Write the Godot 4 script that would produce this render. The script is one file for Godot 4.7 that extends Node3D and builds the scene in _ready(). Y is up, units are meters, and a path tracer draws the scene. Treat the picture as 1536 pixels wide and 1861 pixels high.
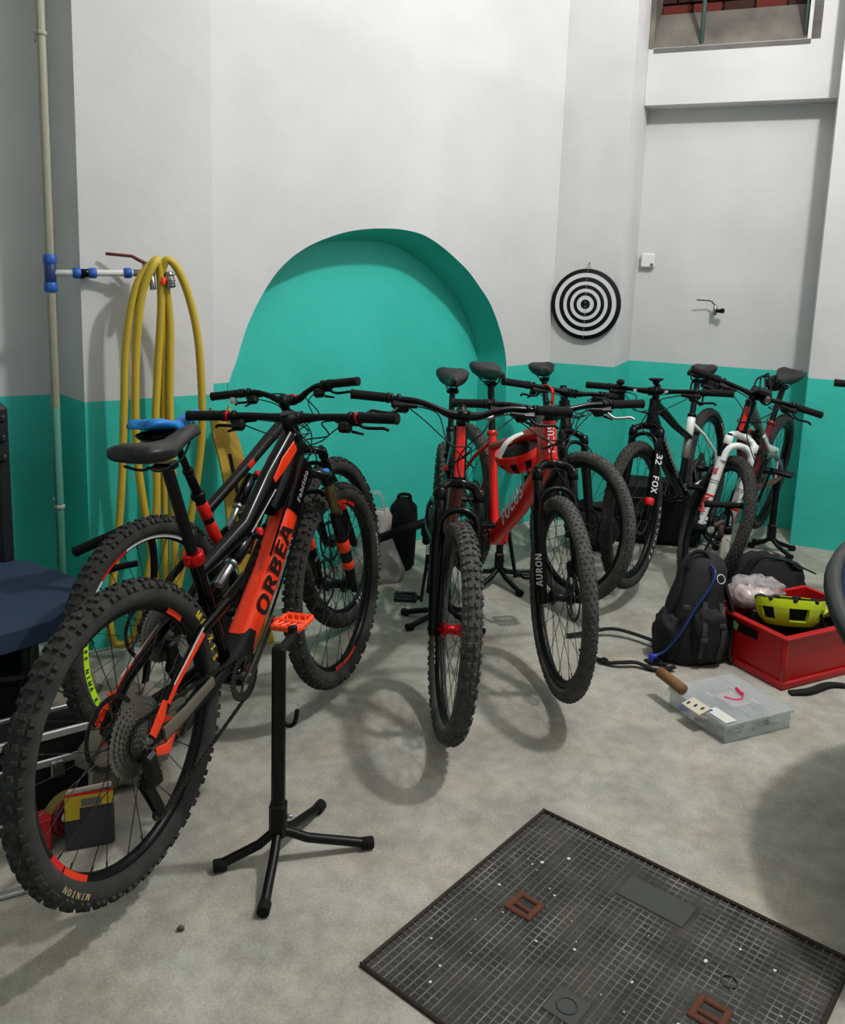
extends Node3D

const UPV := Vector3.UP
var M := {}
var used := {}
var head_angle := deg_to_rad(67.5)
var AX := Vector3(-cos(deg_to_rad(67.5)), sin(deg_to_rad(67.5)), 0)
var NF := Vector3(sin(deg_to_rad(67.5)), cos(deg_to_rad(67.5)), 0)
var font_bold: SystemFont
var font_serif: SystemFont

# ---------------------------------------------------------------- naming
func numbered(n: String) -> String:
	if not used.has(n):
		used[n] = 0
		return n
	used[n] += 1
	return "%s_%03d" % [n, used[n]]

func thing(called: String, label: String, category: String, at := Vector3.ZERO, turn := 0.0, group := "") -> Node3D:
	var o := Node3D.new()
	o.name = numbered(called)
	add_child(o)
	o.position = at
	o.rotation.y = turn
	tag(o, label, category, group)
	return o

func tag(o: Node, label: String, category: String, group := "", kind := "") -> void:
	o.set_meta("label", label)
	o.set_meta("category", category)
	if group != "":
		o.set_meta("group", group)
	if kind != "":
		o.set_meta("kind", kind)

func part(called: String, mesh: Mesh, m: Material, parent: Node, tf := Transform3D.IDENTITY) -> MeshInstance3D:
	var o := MeshInstance3D.new()
	o.mesh = mesh
	if m != null:
		o.material_override = m
	o.transform = tf
	if parent == self:
		o.name = numbered(called)
		add_child(o)
	else:
		var c := 0
		var base := called
		while parent.has_node(NodePath(called)):
			c += 1
			called = "%s_%03d" % [base, c]
		o.name = called
		parent.add_child(o, true)
	return o

# ---------------------------------------------------------------- mesh helpers
func st0() -> SurfaceTool:
	var st := SurfaceTool.new()
	st.begin(Mesh.PRIMITIVE_TRIANGLES)
	st.set_smooth_group(0)
	return st

func done(st: SurfaceTool) -> ArrayMesh:
	st.index()
	st.generate_normals()
	return st.commit()

func tri(st: SurfaceTool, a: Vector3, b: Vector3, c: Vector3) -> void:
	# counter-clockwise given -> front faces run clockwise in Godot
	st.add_vertex(a); st.add_vertex(c); st.add_vertex(b)

func quad(st: SurfaceTool, a: Vector3, b: Vector3, c: Vector3, d: Vector3) -> void:
	tri(st, a, b, c); tri(st, a, c, d)

func flat(st: SurfaceTool) -> void:
	st.set_smooth_group(-1)

func smooth(st: SurfaceTool, g := 0) -> void:
	st.set_smooth_group(g)

func box(st: SurfaceTool, tf: Transform3D, s: Vector3, bev := 0.0) -> void:
	# a box of size s with chamfered edges
	flat(st)
	var h := s * 0.5
	var b: float = min(bev, min(h.x, min(h.y, h.z)) * 0.9)
	if b <= 0.0:
		var v := []
		for i in 8:
			v.append(tf * Vector3(h.x if i & 1 else -h.x, h.y if i & 2 else -h.y, h.z if i & 4 else -h.z))
		quad(st, v[4], v[5], v[7], v[6]); quad(st, v[1], v[0], v[2], v[3])
		quad(st, v[5], v[1], v[3], v[7]); quad(st, v[0], v[4], v[6], v[2])
		quad(st, v[6], v[7], v[3], v[2]); quad(st, v[0], v[1], v[5], v[4])
		return
	var pts := PackedVector3Array()
	for ax in 3:
		for i in 8:
			var p := Vector3(h.x if i & 1 else -h.x, h.y if i & 2 else -h.y, h.z if i & 4 else -h.z)
			for k in 3:
				if k != ax:
					p[k] -= sign(p[k]) * b
			pts.append(p)
	# six faces
	for ax in 3:
		var u := (ax + 1) % 3
		var w := (ax + 2) % 3
		for sgn in [-1.0, 1.0]:
			var q := []
			for c in [[-1, -1], [1, -1], [1, 1], [-1, 1]]:
				var p := Vector3.ZERO
				p[ax] = sgn * h[ax]; p[u] = c[0] * (h[u] - b); p[w] = c[1] * (h[w] - b)
				q.append(tf * p)
			if sgn > 0: quad(st, q[0], q[1], q[2], q[3])
			else: quad(st, q[3], q[2], q[1], q[0])
		# twelve edges along ax
		for su in [-1.0, 1.0]:
			for sw in [-1.0, 1.0]:
				var e := []
				for sa in [-1.0, 1.0]:
					var p1 := Vector3.ZERO; var p2 := Vector3.ZERO
					p1[ax] = sa * (h[ax] - b); p1[u] = su * h[u]; p1[w] = sw * (h[w] - b)
					p2[ax] = sa * (h[ax] - b); p2[u] = su * (h[u] - b); p2[w] = sw * h[w]
					e.append(tf * p1); e.append(tf * p2)
				if su * sw > 0: quad(st, e[0], e[2], e[3], e[1])
				else: quad(st, e[1], e[3], e[2], e[0])
	for i in 8:
		var s3 := Vector3(1 if i & 1 else -1, 1 if i & 2 else -1, 1 if i & 4 else -1)
		var a := tf * Vector3(s3.x * h.x, s3.y * (h.y - b), s3.z * (h.z - b))
		var c := tf * Vector3(s3.x * (h.x - b), s3.y * h.y, s3.z * (h.z - b))
		var d := tf * Vector3(s3.x * (h.x - b), s3.y * (h.y - b), s3.z * h.z)
		if s3.x * s3.y * s3.z > 0: tri(st, a, c, d)
		else: tri(st, a, d, c)

func at(p: Vector3, b := Basis.IDENTITY) -> Transform3D:
	return Transform3D(b, p)

func along(d: Vector3, hint := Vector3.UP) -> Basis:
	# basis whose y runs along d
	var y := d.normalized()
	if absf(y.dot(hint)) > 0.98:
		hint = Vector3.RIGHT if absf(y.x) < 0.9 else Vector3.BACK
	var x := hint.cross(y).normalized()
	return Basis(x, y, x.cross(y))

func tube(st: SurfaceTool, pts: Array, rad, sides := 10, caps := true, hint := Vector3.ZERO) -> void:
	smooth(st, 1)
	var n := pts.size()
	var rings := []
	var prev_x := Vector3.ZERO
	for i in n:
		var d: Vector3 = (pts[min(i + 1, n - 1)] - pts[max(i - 1, 0)])
		if d.length() < 1e-7: d = Vector3.UP
		d = d.normalized()
		var x: Vector3
		if prev_x == Vector3.ZERO:
			x = hint if hint != Vector3.ZERO else (Vector3.UP if absf(d.y) < 0.9 else Vector3.RIGHT)
		else:
			x = prev_x
		x = (x - d * x.dot(d)).normalized()
		prev_x = x
		var y := d.cross(x)
		var r: float = rad[i] if rad is Array else rad
		var ring := PackedVector3Array()
		for k in sides:
			var a := TAU * k / sides
			ring.append(pts[i] + (x * cos(a) + y * sin(a)) * r)
		rings.append(ring)
	for i in n - 1:
		for k in sides:
			var k2 := (k + 1) % sides
			quad(st, rings[i][k], rings[i][k2], rings[i + 1][k2], rings[i + 1][k])
	if caps:
		flat(st)
		for k in range(1, sides - 1):
			tri(st, rings[0][0], rings[0][k + 1], rings[0][k])
			tri(st, rings[n - 1][0], rings[n - 1][k], rings[n - 1][k + 1])

func beam(st: SurfaceTool, pts: Array, wz: Array, hh: Array, pw := 3.0, sides := 16) -> void:
	# sweep of a rounded box section along a path in the xy plane; wz: widths across z, hh: heights
	smooth(st, 1)
	var n := pts.size()
	var rings := []
	for i in n:
		var d: Vector3 = (pts[min(i + 1, n - 1)] - pts[max(i - 1, 0)]).normalized()
		var zz := Vector3.BACK
		zz = (zz - d * zz.dot(d)).normalized()
		var up := zz.cross(d)
		var ring := PackedVector3Array()
		for k in sides:
			var a := TAU * (k + 0.5) / sides
			var c := cos(a); var s := sin(a)
			var e := 2.0 / pw
			ring.append(pts[i] + up * (sign(s) * pow(absf(s), e) * hh[i] * 0.5) + zz * (sign(c) * pow(absf(c), e) * wz[i] * 0.5))
		rings.append(ring)
	for i in n - 1:
		for k in sides:
			var k2 := (k + 1) % sides
			quad(st, rings[i][k2], rings[i][k], rings[i + 1][k], rings[i + 1][k2])
	flat(st)
	for k in range(1, sides - 1):
		tri(st, rings[0][0], rings[0][k], rings[0][k + 1])
		tri(st, rings[n - 1][0], rings[n - 1][k + 1], rings[n - 1][k])

func lathe(st: SurfaceTool, prof: Array, tf: Transform3D, sides := 20, hard := false) -> void:
	# profile of [radius, height] about the local y axis, bottom to top
	if hard: flat(st)
	else: smooth(st, 1)
	for i in prof.size() - 1:
		var a: Array = prof[i]; var b: Array = prof[i + 1]
		for k in sides:
			var t0 := TAU * k / sides; var t1 := TAU * (k + 1) / sides
			var p := tf * Vector3(a[0] * cos(t0), a[1], -a[0] * sin(t0))
			var q := tf * Vector3(a[0] * cos(t1), a[1], -a[0] * sin(t1))
			var r := tf * Vector3(b[0] * cos(t1), b[1], -b[0] * sin(t1))
			var s := tf * Vector3(b[0] * cos(t0), b[1], -b[0] * sin(t0))
			if a[0] < 1e-6: tri(st, p, r, s)
			elif b[0] < 1e-6: tri(st, p, q, r)
			else: quad(st, p, q, r, s)

func cyl(st: SurfaceTool, a: Vector3, b: Vector3, r: float, sides := 14, bev := 0.0) -> void:
	var tf := at(a, along(b - a))
	var l := (b - a).length()
	var bv: float = bev if bev > 0.0 else min(r * 0.15, l * 0.2)
	lathe(st, [[0.0, 0.0], [r - bv, 0.0]], tf, sides, true)
	lathe(st, [[r - bv, 0.0], [r, bv], [r, l - bv], [r - bv, l]], tf, sides)
	lathe(st, [[r - bv, l], [0.0, l]], tf, sides, true)

func ring(st: SurfaceTool, prof: Array, tf: Transform3D, sides := 48, hard := false) -> void:
	# closed profile [radius, z] revolved about the local z axis
	if hard: flat(st)
	else: smooth(st, 1)
	var n := prof.size()
	for k in sides:
		var t0 := TAU * k / sides; var t1 := TAU * (k + 1) / sides
		for i in n:
			var a: Array = prof[i]; var b: Array = prof[(i + 1) % n]
			quad(st, tf * Vector3(a[0] * cos(t0), a[0] * sin(t0), a[1]), tf * Vector3(a[0] * cos(t1), a[0] * sin(t1), a[1]),
				tf * Vector3(b[0] * cos(t1), b[0] * sin(t1), b[1]), tf * Vector3(b[0] * cos(t0), b[0] * sin(t0), b[1]))

func torus(st: SurfaceTool, R: float, r: float, tf: Transform3D, sides := 32, seg := 8) -> void:
	var prof := []
	for i in seg:
		var a := TAU * i / seg
		prof.append([R + r * cos(a), r * sin(a)])
	ring(st, prof, tf, sides)

func prism(st: SurfaceTool, poly: PackedVector2Array, tf: Transform3D, depth: float) -> void:
	# a polygon in local xy pushed along local +z by depth
	flat(st)
	if Geometry2D.is_polygon_clockwise(poly):
		poly.reverse()
	var idx := Geometry2D.triangulate_polygon(poly)
	for i in range(0, idx.size(), 3):
		var a := poly[idx[i]]; var b := poly[idx[i + 1]]; var c := poly[idx[i + 2]]
		if (b - a).cross(c - a) < 0.0:
			var t := b; b = c; c = t
		tri(st, tf * Vector3(a.x, a.y, depth), tf * Vector3(b.x, b.y, depth), tf * Vector3(c.x, c.y, depth))
		tri(st, tf * Vector3(a.x, a.y, 0), tf * Vector3(c.x, c.y, 0), tf * Vector3(b.x, b.y, 0))
	var n := poly.size()
	for i in n:
		var a := poly[i]; var b := poly[(i + 1) % n]
		quad(st, tf * Vector3(a.x, a.y, 0), tf * Vector3(b.x, b.y, 0), tf * Vector3(b.x, b.y, depth), tf * Vector3(a.x, a.y, depth))

func blob(st: SurfaceTool, tf: Transform3D, rad: Vector3, pw := 2.0, amp := 0.0, freq := 4.0, sd := 1, lon := 28, lat := 18, floor_y := -INF) -> void:
	# superellipsoid with noise
	smooth(st, 1)
	var nz := FastNoiseLite.new()
	nz.seed = sd; nz.frequency = freq
	var g := []
	for j in lat + 1:
		var row := PackedVector3Array()
		var ph := PI * (float(j) / lat - 0.5)
		for i in lon + 1:
			var t := TAU * (i % lon) / lon
			var d := Vector3(cos(ph) * cos(t), sin(ph), cos(ph) * sin(t))
			var e := 2.0 / pw
			var p := Vector3(sign(d.x) * pow(absf(d.x), e), sign(d.y) * pow(absf(d.y), e), sign(d.z) * pow(absf(d.z), e))
			p *= 1.0 + amp * nz.get_noise_3dv(d * 1.0)
			p = tf * (p * rad)
			p.y = max(p.y, floor_y)
			row.append(p)
		g.append(row)
	for j in lat:
		for i in lon:
			quad(st, g[j][i], g[j + 1][i], g[j + 1][i + 1], g[j][i + 1])

func ribbon(st: SurfaceTool, pts: Array, w: float, t := 0.003, side := Vector3.ZERO) -> void:
	# flat strap along a path
	flat(st)
	var n := pts.size()
	var rows := []
	for i in n:
		var d: Vector3 = (pts[min(i + 1, n - 1)] - pts[max(i - 1, 0)]).normalized()
		var s := side
		if s == Vector3.ZERO: s = Vector3.UP.cross(d)
		if s.length() < 0.05: s = Vector3.RIGHT
		s = (s - d * s.dot(d)).normalized()
		var nn := d.cross(s)
		rows.append([pts[i] - s * w * 0.5 - nn * t * 0.5, pts[i] + s * w * 0.5 - nn * t * 0.5, pts[i] + s * w * 0.5 + nn * t * 0.5, pts[i] - s * w * 0.5 + nn * t * 0.5])
	for i in n - 1:
		for k in 4:
			var k2 := (k + 1) % 4
			quad(st, rows[i][k], rows[i][k2], rows[i + 1][k2], rows[i + 1][k])
	quad(st, rows[0][3], rows[0][2], rows[0][1], rows[0][0])
	quad(st, rows[n - 1][0], rows[n - 1][1], rows[n - 1][2], rows[n - 1][3])

func spline(pts: Array, per := 8) -> Array:
	var out := []
	var n := pts.size()
	for i in n - 1:
		var p0: Vector3 = pts[max(i - 1, 0)]; var p1: Vector3 = pts[i]; var p2: Vector3 = pts[i + 1]; var p3: Vector3 = pts[min(i + 2, n - 1)]
		for k in per:
			out.append(p1.cubic_interpolate(p2, p0, p3, float(k) / per))
	out.append(pts[n - 1])
	return out

func words(st: SurfaceTool, s: String, h: float, tf: Transform3D, depth := 0.0012, f: Font = null) -> void:
	# flat lettering of cap height h, centred on tf, reading along local x, facing local z
	var tm := TextMesh.new()
	tm.font = f if f != null else font_bold
	tm.font_size = 64
	tm.pixel_size = h / 46.0
	tm.depth = depth
	tm.text = s
	tm.curve_step = 2.0
	st.append_from(tm, 0, tf)

func text_mesh(s: String, h: float, depth := 0.0012, f: Font = null) -> Mesh:
	var tm := TextMesh.new()
	tm.font = f if f != null else font_bold
	tm.font_size = 64
	tm.pixel_size = h / 46.0
	tm.depth = depth
	tm.text = s
	tm.curve_step = 2.0
	return tm

func ring_text(s: String, h: float, R: float, mid: float, z: float, side: float, pitch: float, outward := true) -> ArrayMesh:
	# letters round a wheel at radius R, centred on angle mid, on the side facing side * z
	var st := SurfaceTool.new()
	st.begin(Mesh.PRIMITIVE_TRIANGLES)
	var n := s.length()
	for i in n:
		if s[i] == " ": continue
		var k := (i - (n - 1) * 0.5) * pitch / R
		var rdir := 1.0 if outward else -1.0
		var a := mid - side * rdir * k
		var rad := Vector3(cos(a), sin(a), 0)
		var y := rad * rdir
		var z3 := Vector3(0, 0, side)
		var x := y.cross(z3)
		words(st, s[i], h, Transform3D(Basis(x, y, z3), rad * R + Vector3(0, 0, z * side)))
	return st.commit()

func mat(c: Color, rough := 0.5, metal := 0.0) -> StandardMaterial3D:
	var m := StandardMaterial3D.new()
	m.albedo_color = c
	m.roughness = rough
	m.metallic = metal
	return m

func noise_tex(freq: float, sd: int, ramp: Array, size := 512, as_normal := false, bump := 4.0, oct := 4) -> NoiseTexture2D:
	var n := FastNoiseLite.new()
	n.noise_type = FastNoiseLite.TYPE_SIMPLEX_SMOOTH
	n.seed = sd
	n.frequency = freq
	n.fractal_octaves = oct
	var t := NoiseTexture2D.new()
	t.width = size; t.height = size
	t.seamless = true
	t.noise = n
	if as_normal:
		t.as_normal_map = true
		t.bump_strength = bump
	elif ramp.size() > 0:
		var g := Gradient.new()
		g.offsets = PackedFloat32Array(ramp.map(func(r): return r[0]))
		g.colors = PackedColorArray(ramp.map(func(r): return r[1]))
		t.color_ramp = g
	return t

func rough_mat(m: StandardMaterial3D, tex_c: Texture2D, tex_n: Texture2D, scale: float, nscale := 1.0) -> StandardMaterial3D:
	m.uv1_triplanar = true
	m.uv1_world_triplanar = true
	m.uv1_scale = Vector3.ONE * scale
	if tex_c != null: m.albedo_texture = tex_c
	if tex_n != null:
		m.normal_enabled = true
		m.normal_texture = tex_n
		m.normal_scale = nscale
	return m

# ---------------------------------------------------------------- camera, light
func setup_view() -> void:
	var cam := Camera3D.new()
	cam.name = "camera"
	add_child(cam)
	var pitch := 0.17018; var roll := 0.03347
	var f := 1567.41; var near := 0.05
	var fwd := Vector3(0, -sin(pitch), -cos(pitch))
	var right := Vector3(1, 0, 0)
	var up := right.cross(fwd)
	var r2 := right * cos(roll) + up * sin(roll)
	var u2 := up * cos(roll) - right * sin(roll)
	cam.transform = Transform3D(Basis(r2, u2, -fwd), Vector3(0, 1.54945, 0))
	cam.projection = Camera3D.PROJECTION_FRUSTUM
	cam.keep_aspect = Camera3D.KEEP_HEIGHT
	cam.near = near
	cam.far = 60.0
	cam.size = 1861.0 / f * near
	cam.frustum_offset = Vector2(0.0, (764.65 - 930.5) / f * near)
	cam.current = true
	var we := WorldEnvironment.new()
	we.name = "environment"
	var e := Environment.new()
	e.background_mode = Environment.BG_COLOR
	e.background_color = Color(0.0, 0.0, 0.0)
	e.tonemap_mode = Environment.TONE_MAPPER_LINEAR
	e.tonemap_exposure = EXPOSURE
	e.sdfgi_enabled = true
	e.ssao_enabled = true
	e.ssil_enabled = true
	we.environment = e
	add_child(we)
	lamp(Vector3(1.85, 4.25, -2.5), LAMP_ENERGY, "white globe lamp hanging from the ceiling above the bicycles")
	lamp(Vector3(-0.6, 4.25, 1.6), LAMP2_ENERGY, "white globe lamp hanging from the ceiling behind the viewer")

const EXPOSURE := 1.0
const LAMP_ENERGY := 8.2
const LAMP2_ENERGY := 0.35

func lamp(p: Vector3, energy: float, label: String) -> void:
	var t := thing("ceiling_lamp", label, "lamp", Vector3(p.x, p.y, p.z))
	var st := st0()
	lathe(st, [[0.0, -0.12], [0.06, -0.104], [0.104, -0.06], [0.12, 0.0], [0.104, 0.06], [0.06, 0.104], [0.03, 0.118], [0.0, 0.12]], Transform3D.IDENTITY, 24)
	var g := mat(Color(1, 1, 1), 0.4)
	g.emission_enabled = true
	g.emission = Color(1.0, 1.0, 0.99)
	g.emission_energy_multiplier = 1.0
	part("lamp_globe", done(st), g, t)
	st = st0()
	lathe(st, [[0.0, 0.112], [0.05, 0.112], [0.055, 0.13], [0.03, 0.15], [0.006, 0.155], [0.006, 0.3], [0.05, 0.3], [0.06, 0.345], [0.0, 0.348]], Transform3D.IDENTITY, 20)
	part("lamp_stem", done(st), M.grey_metal, t)
	var l := OmniLight3D.new()
	l.name = "lamp_light"
	l.light_color = Color(1.0, 1.0, 0.99)
	l.light_energy = energy
	l.light_size = 0.1
	l.omni_range = 30.0
	l.omni_attenuation = 2.0
	l.shadow_enabled = true
	t.add_child(l)

# ---------------------------------------------------------------- materials
func setup_materials() -> void:
	font_bold = SystemFont.new()
	font_bold.font_names = PackedStringArray(["Droid Sans"])
	font_bold.font_weight = 700
	font_serif = SystemFont.new()
	font_serif.font_names = PackedStringArray(["Droid Serif"])
	font_serif.font_italic = true
	M.grey_metal = mat(Color(0.45, 0.45, 0.45), 0.45, 0.8)
	M.steel = mat(Color(0.62, 0.62, 0.62), 0.32, 1.0)
	M.steel_dark = mat(Color(0.3, 0.3, 0.29), 0.42, 0.9)
	M.brass = mat(Color(0.62, 0.55, 0.42), 0.4, 1.0)
	M.black_gloss = mat(Color(0.02, 0.02, 0.022), 0.2)
	M.black_satin = mat(Color(0.028, 0.028, 0.03), 0.4)
	M.black_matt = mat(Color(0.04, 0.04, 0.04), 0.7)
	M.black_rubber = mat(Color(0.07, 0.07, 0.068), 0.85)
	M.black_fabric = mat(Color(0.04, 0.04, 0.045), 0.95)
	M.grey_fabric = mat(Color(0.2, 0.2, 0.2), 0.95)
	var tn := noise_tex(0.02, 5, [[0.0, Color(0.115, 0.112, 0.105)], [0.5, Color(0.17, 0.167, 0.158)], [1.0, Color(0.25, 0.245, 0.232)]], 256)
	M.tyre_dusty = rough_mat(mat(Color(1, 1, 1), 0.92), tn, null, 3.0)
	var tn3 := noise_tex(0.02, 7, [[0.0, Color(0.2, 0.195, 0.185)], [0.5, Color(0.28, 0.275, 0.26)], [1.0, Color(0.37, 0.36, 0.345)]], 256)
	M.tyre_grey = rough_mat(mat(Color(1, 1, 1), 0.95), tn3, null, 3.0)
	var tn2 := noise_tex(0.02, 6, [[0.0, Color(0.08, 0.08, 0.08)], [0.5, Color(0.115, 0.115, 0.112)], [1.0, Color(0.165, 0.162, 0.155)]], 256)
	M.tyre_black = rough_mat(mat(Color(1, 1, 1), 0.88), tn2, null, 3.0)
	for k in ['black_gloss', 'black_satin', 'black_matt', 'black_rubber']: M[k].metallic_specular = 0.35
	M.spoke = mat(Color(0.2, 0.2, 0.2), 0.4, 0.8)
	M.orange = mat(Color(0.93, 0.22, 0.06), 0.3)
	M.orange_plastic = mat(Color(1.0, 0.3, 0.09), 0.45)
	M.red = mat(Color(0.86, 0.1, 0.06), 0.28)
	M.red_dark = mat(Color(0.42, 0.05, 0.06), 0.3)
	M.red_anodised = mat(Color(0.8, 0.06, 0.1), 0.28, 0.7)
	M.white_paint = mat(Color(0.88, 0.88, 0.87), 0.3)
	M.white_decal = mat(Color(0.85, 0.85, 0.85), 0.5)
	M.grey_decal = mat(Color(0.55, 0.52, 0.5), 0.5)
	M.grey_paint = mat(Color(0.4, 0.39, 0.38), 0.4)
	M.black_decal = mat(Color(0.02, 0.02, 0.02), 0.5)
	M.red_decal = mat(Color(0.85, 0.08, 0.08), 0.5)
	M.yellow_decal = mat(Color(0.8, 0.66, 0.13), 0.6)
	M.beige_decal = mat(Color(0.66, 0.6, 0.45), 0.7)
	M.neon = mat(Color(0.74, 0.95, 0.1), 0.5)
	M.olive_gold = mat(Color(0.42, 0.38, 0.24), 0.25, 0.7)
	M.cassette = mat(Color(0.52, 0.51, 0.48), 0.42, 0.75)
	M.chain = mat(Color(0.26, 0.25, 0.23), 0.45, 0.85)
	M.saddle_black = mat(Color(0.06, 0.06, 0.06), 0.5)
	M.blue = mat(Color(0.08, 0.48, 0.8), 0.45)
	M.hose = mat(Color(0.76, 0.65, 0.2), 0.5)
	M.brick_a = mat(Color(0.36, 0.1, 0.07), 0.9)
	M.brick_b = mat(Color(0.2, 0.08, 0.06), 0.9)
	M.bar_green = mat(Color(0.22, 0.3, 0.27), 0.6)
	M.plaster_dirty = rough_mat(mat(Color(1, 1, 1), 0.9), noise_tex(0.01, 35, [[0.2, Color(0.3, 0.28, 0.26)], [0.8, Color(0.5, 0.48, 0.45)]], 256), null, 0.9)
	M.mud = mat(Color(0.36, 0.33, 0.28), 0.9)

# ---------------------------------------------------------------- room
const DADO := 1.015
const CEIL := 4.7
var pR := Vector2(-1.47, -3.46)
var pL := Vector2(-3.2, -2.4)
var pC := Vector2(-1.30, -3.27)
var pK := Vector2(-0.885, -3.6)
var pE := Vector2(0.79, -5.45)
var pF := Vector2(1.16, -5.28)
var pG := Vector2(1.375, -5.78)
var pH := Vector2(2.385, -5.36)
var pI := Vector2(2.25, -5.035)
var pJ := Vector2(3.6, -4.405)

func v3(p: Vector2, y := 0.0) -> Vector3:
	return Vector3(p.x, y, p.y)

func wall_seg(mesh: ArrayMesh, a: Vector2, b: Vector2, out: Vector2, h0: float, h1: float, m: Material, th := 0.2, a2 = null, b2 = null) -> void:
	# one slab of wall between plan points a and b, thickened along out
	var o := out.normalized() * th
	var oa: Vector2 = a2 if a2 != null else a + o
	var ob: Vector2 = b2 if b2 != null else b + o
	var st := st0()
	flat(st)
	var q := [v3(a, h0), v3(b, h0), v3(ob, h0), v3(oa, h0), v3(a, h1), v3(b, h1), v3(ob, h1), v3(oa, h1)]
	quad(st, q[0], q[1], q[5], q[4]); quad(st, q[2], q[3], q[7], q[6])
	quad(st, q[1], q[2], q[6], q[5]); quad(st, q[3], q[0], q[4], q[7])
	quad(st, q[4], q[5], q[6], q[7]); quad(st, q[3], q[2], q[1], q[0])
	st.generate_normals()
	st.set_material(m)
	st.commit(mesh)

func wall(called: String, label: String, segs: Array) -> MeshInstance3D:
	# segs: [a, b, outward]; every wall carries the green dado below and white above
	var mesh := ArrayMesh.new()
	for s in segs:
		wall_seg(mesh, s[0], s[1], s[2], 0.0, DADO, M.teal)
		wall_seg(mesh, s[0], s[1], s[2], DADO, CEIL, M.plaster)
	var o := part(called, mesh, null, self)
	tag(o, label, "wall", "", "structure")
	return o

func floor_image() -> ImageTexture:
	var sz := 1024
	var a := FastNoiseLite.new(); a.seed = 11; a.frequency = 0.006; a.fractal_octaves = 5
	var b := FastNoiseLite.new(); b.seed = 12; b.frequency = 0.03; b.fractal_octaves = 3
	var c := FastNoiseLite.new(); c.seed = 13; c.frequency = 0.25; c.fractal_octaves = 2
	var ia := a.get_seamless_image(sz, sz); var ib := b.get_seamless_image(sz, sz); var ic := c.get_seamless_image(sz, sz)
	var da := ia.get_data(); var db := ib.get_data(); var dc := ic.get_data()
	var outd := PackedByteArray()
	outd.resize(sz * sz * 3)
	for i in sz * sz:
		var v := 0.42 * da[i] / 255.0 + 0.28 * db[i] / 255.0 + 0.3 * dc[i] / 255.0
		var w := da[(i + sz * 377 + 411) % (sz * sz)] / 255.0
		var k := 158.0 + (v - 0.5) * 84.0
		if dc[i] > 222: k += 14.0
		if dc[(i + sz * 511 + 77) % (sz * sz)] < 26: k -= 26.0
		outd[i * 3] = int(clamp(k * (0.985 + 0.035 * w), 0, 255))
		outd[i * 3 + 1] = int(clamp(k * (0.985), 0, 255))
		outd[i * 3 + 2] = int(clamp(k * (0.94 - 0.055 * w), 0, 255))
	var im := Image.create_from_data(sz, sz, false, Image.FORMAT_RGB8, outd)
	im.generate_mipmaps()
	return ImageTexture.create_from_image(im)

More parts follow.
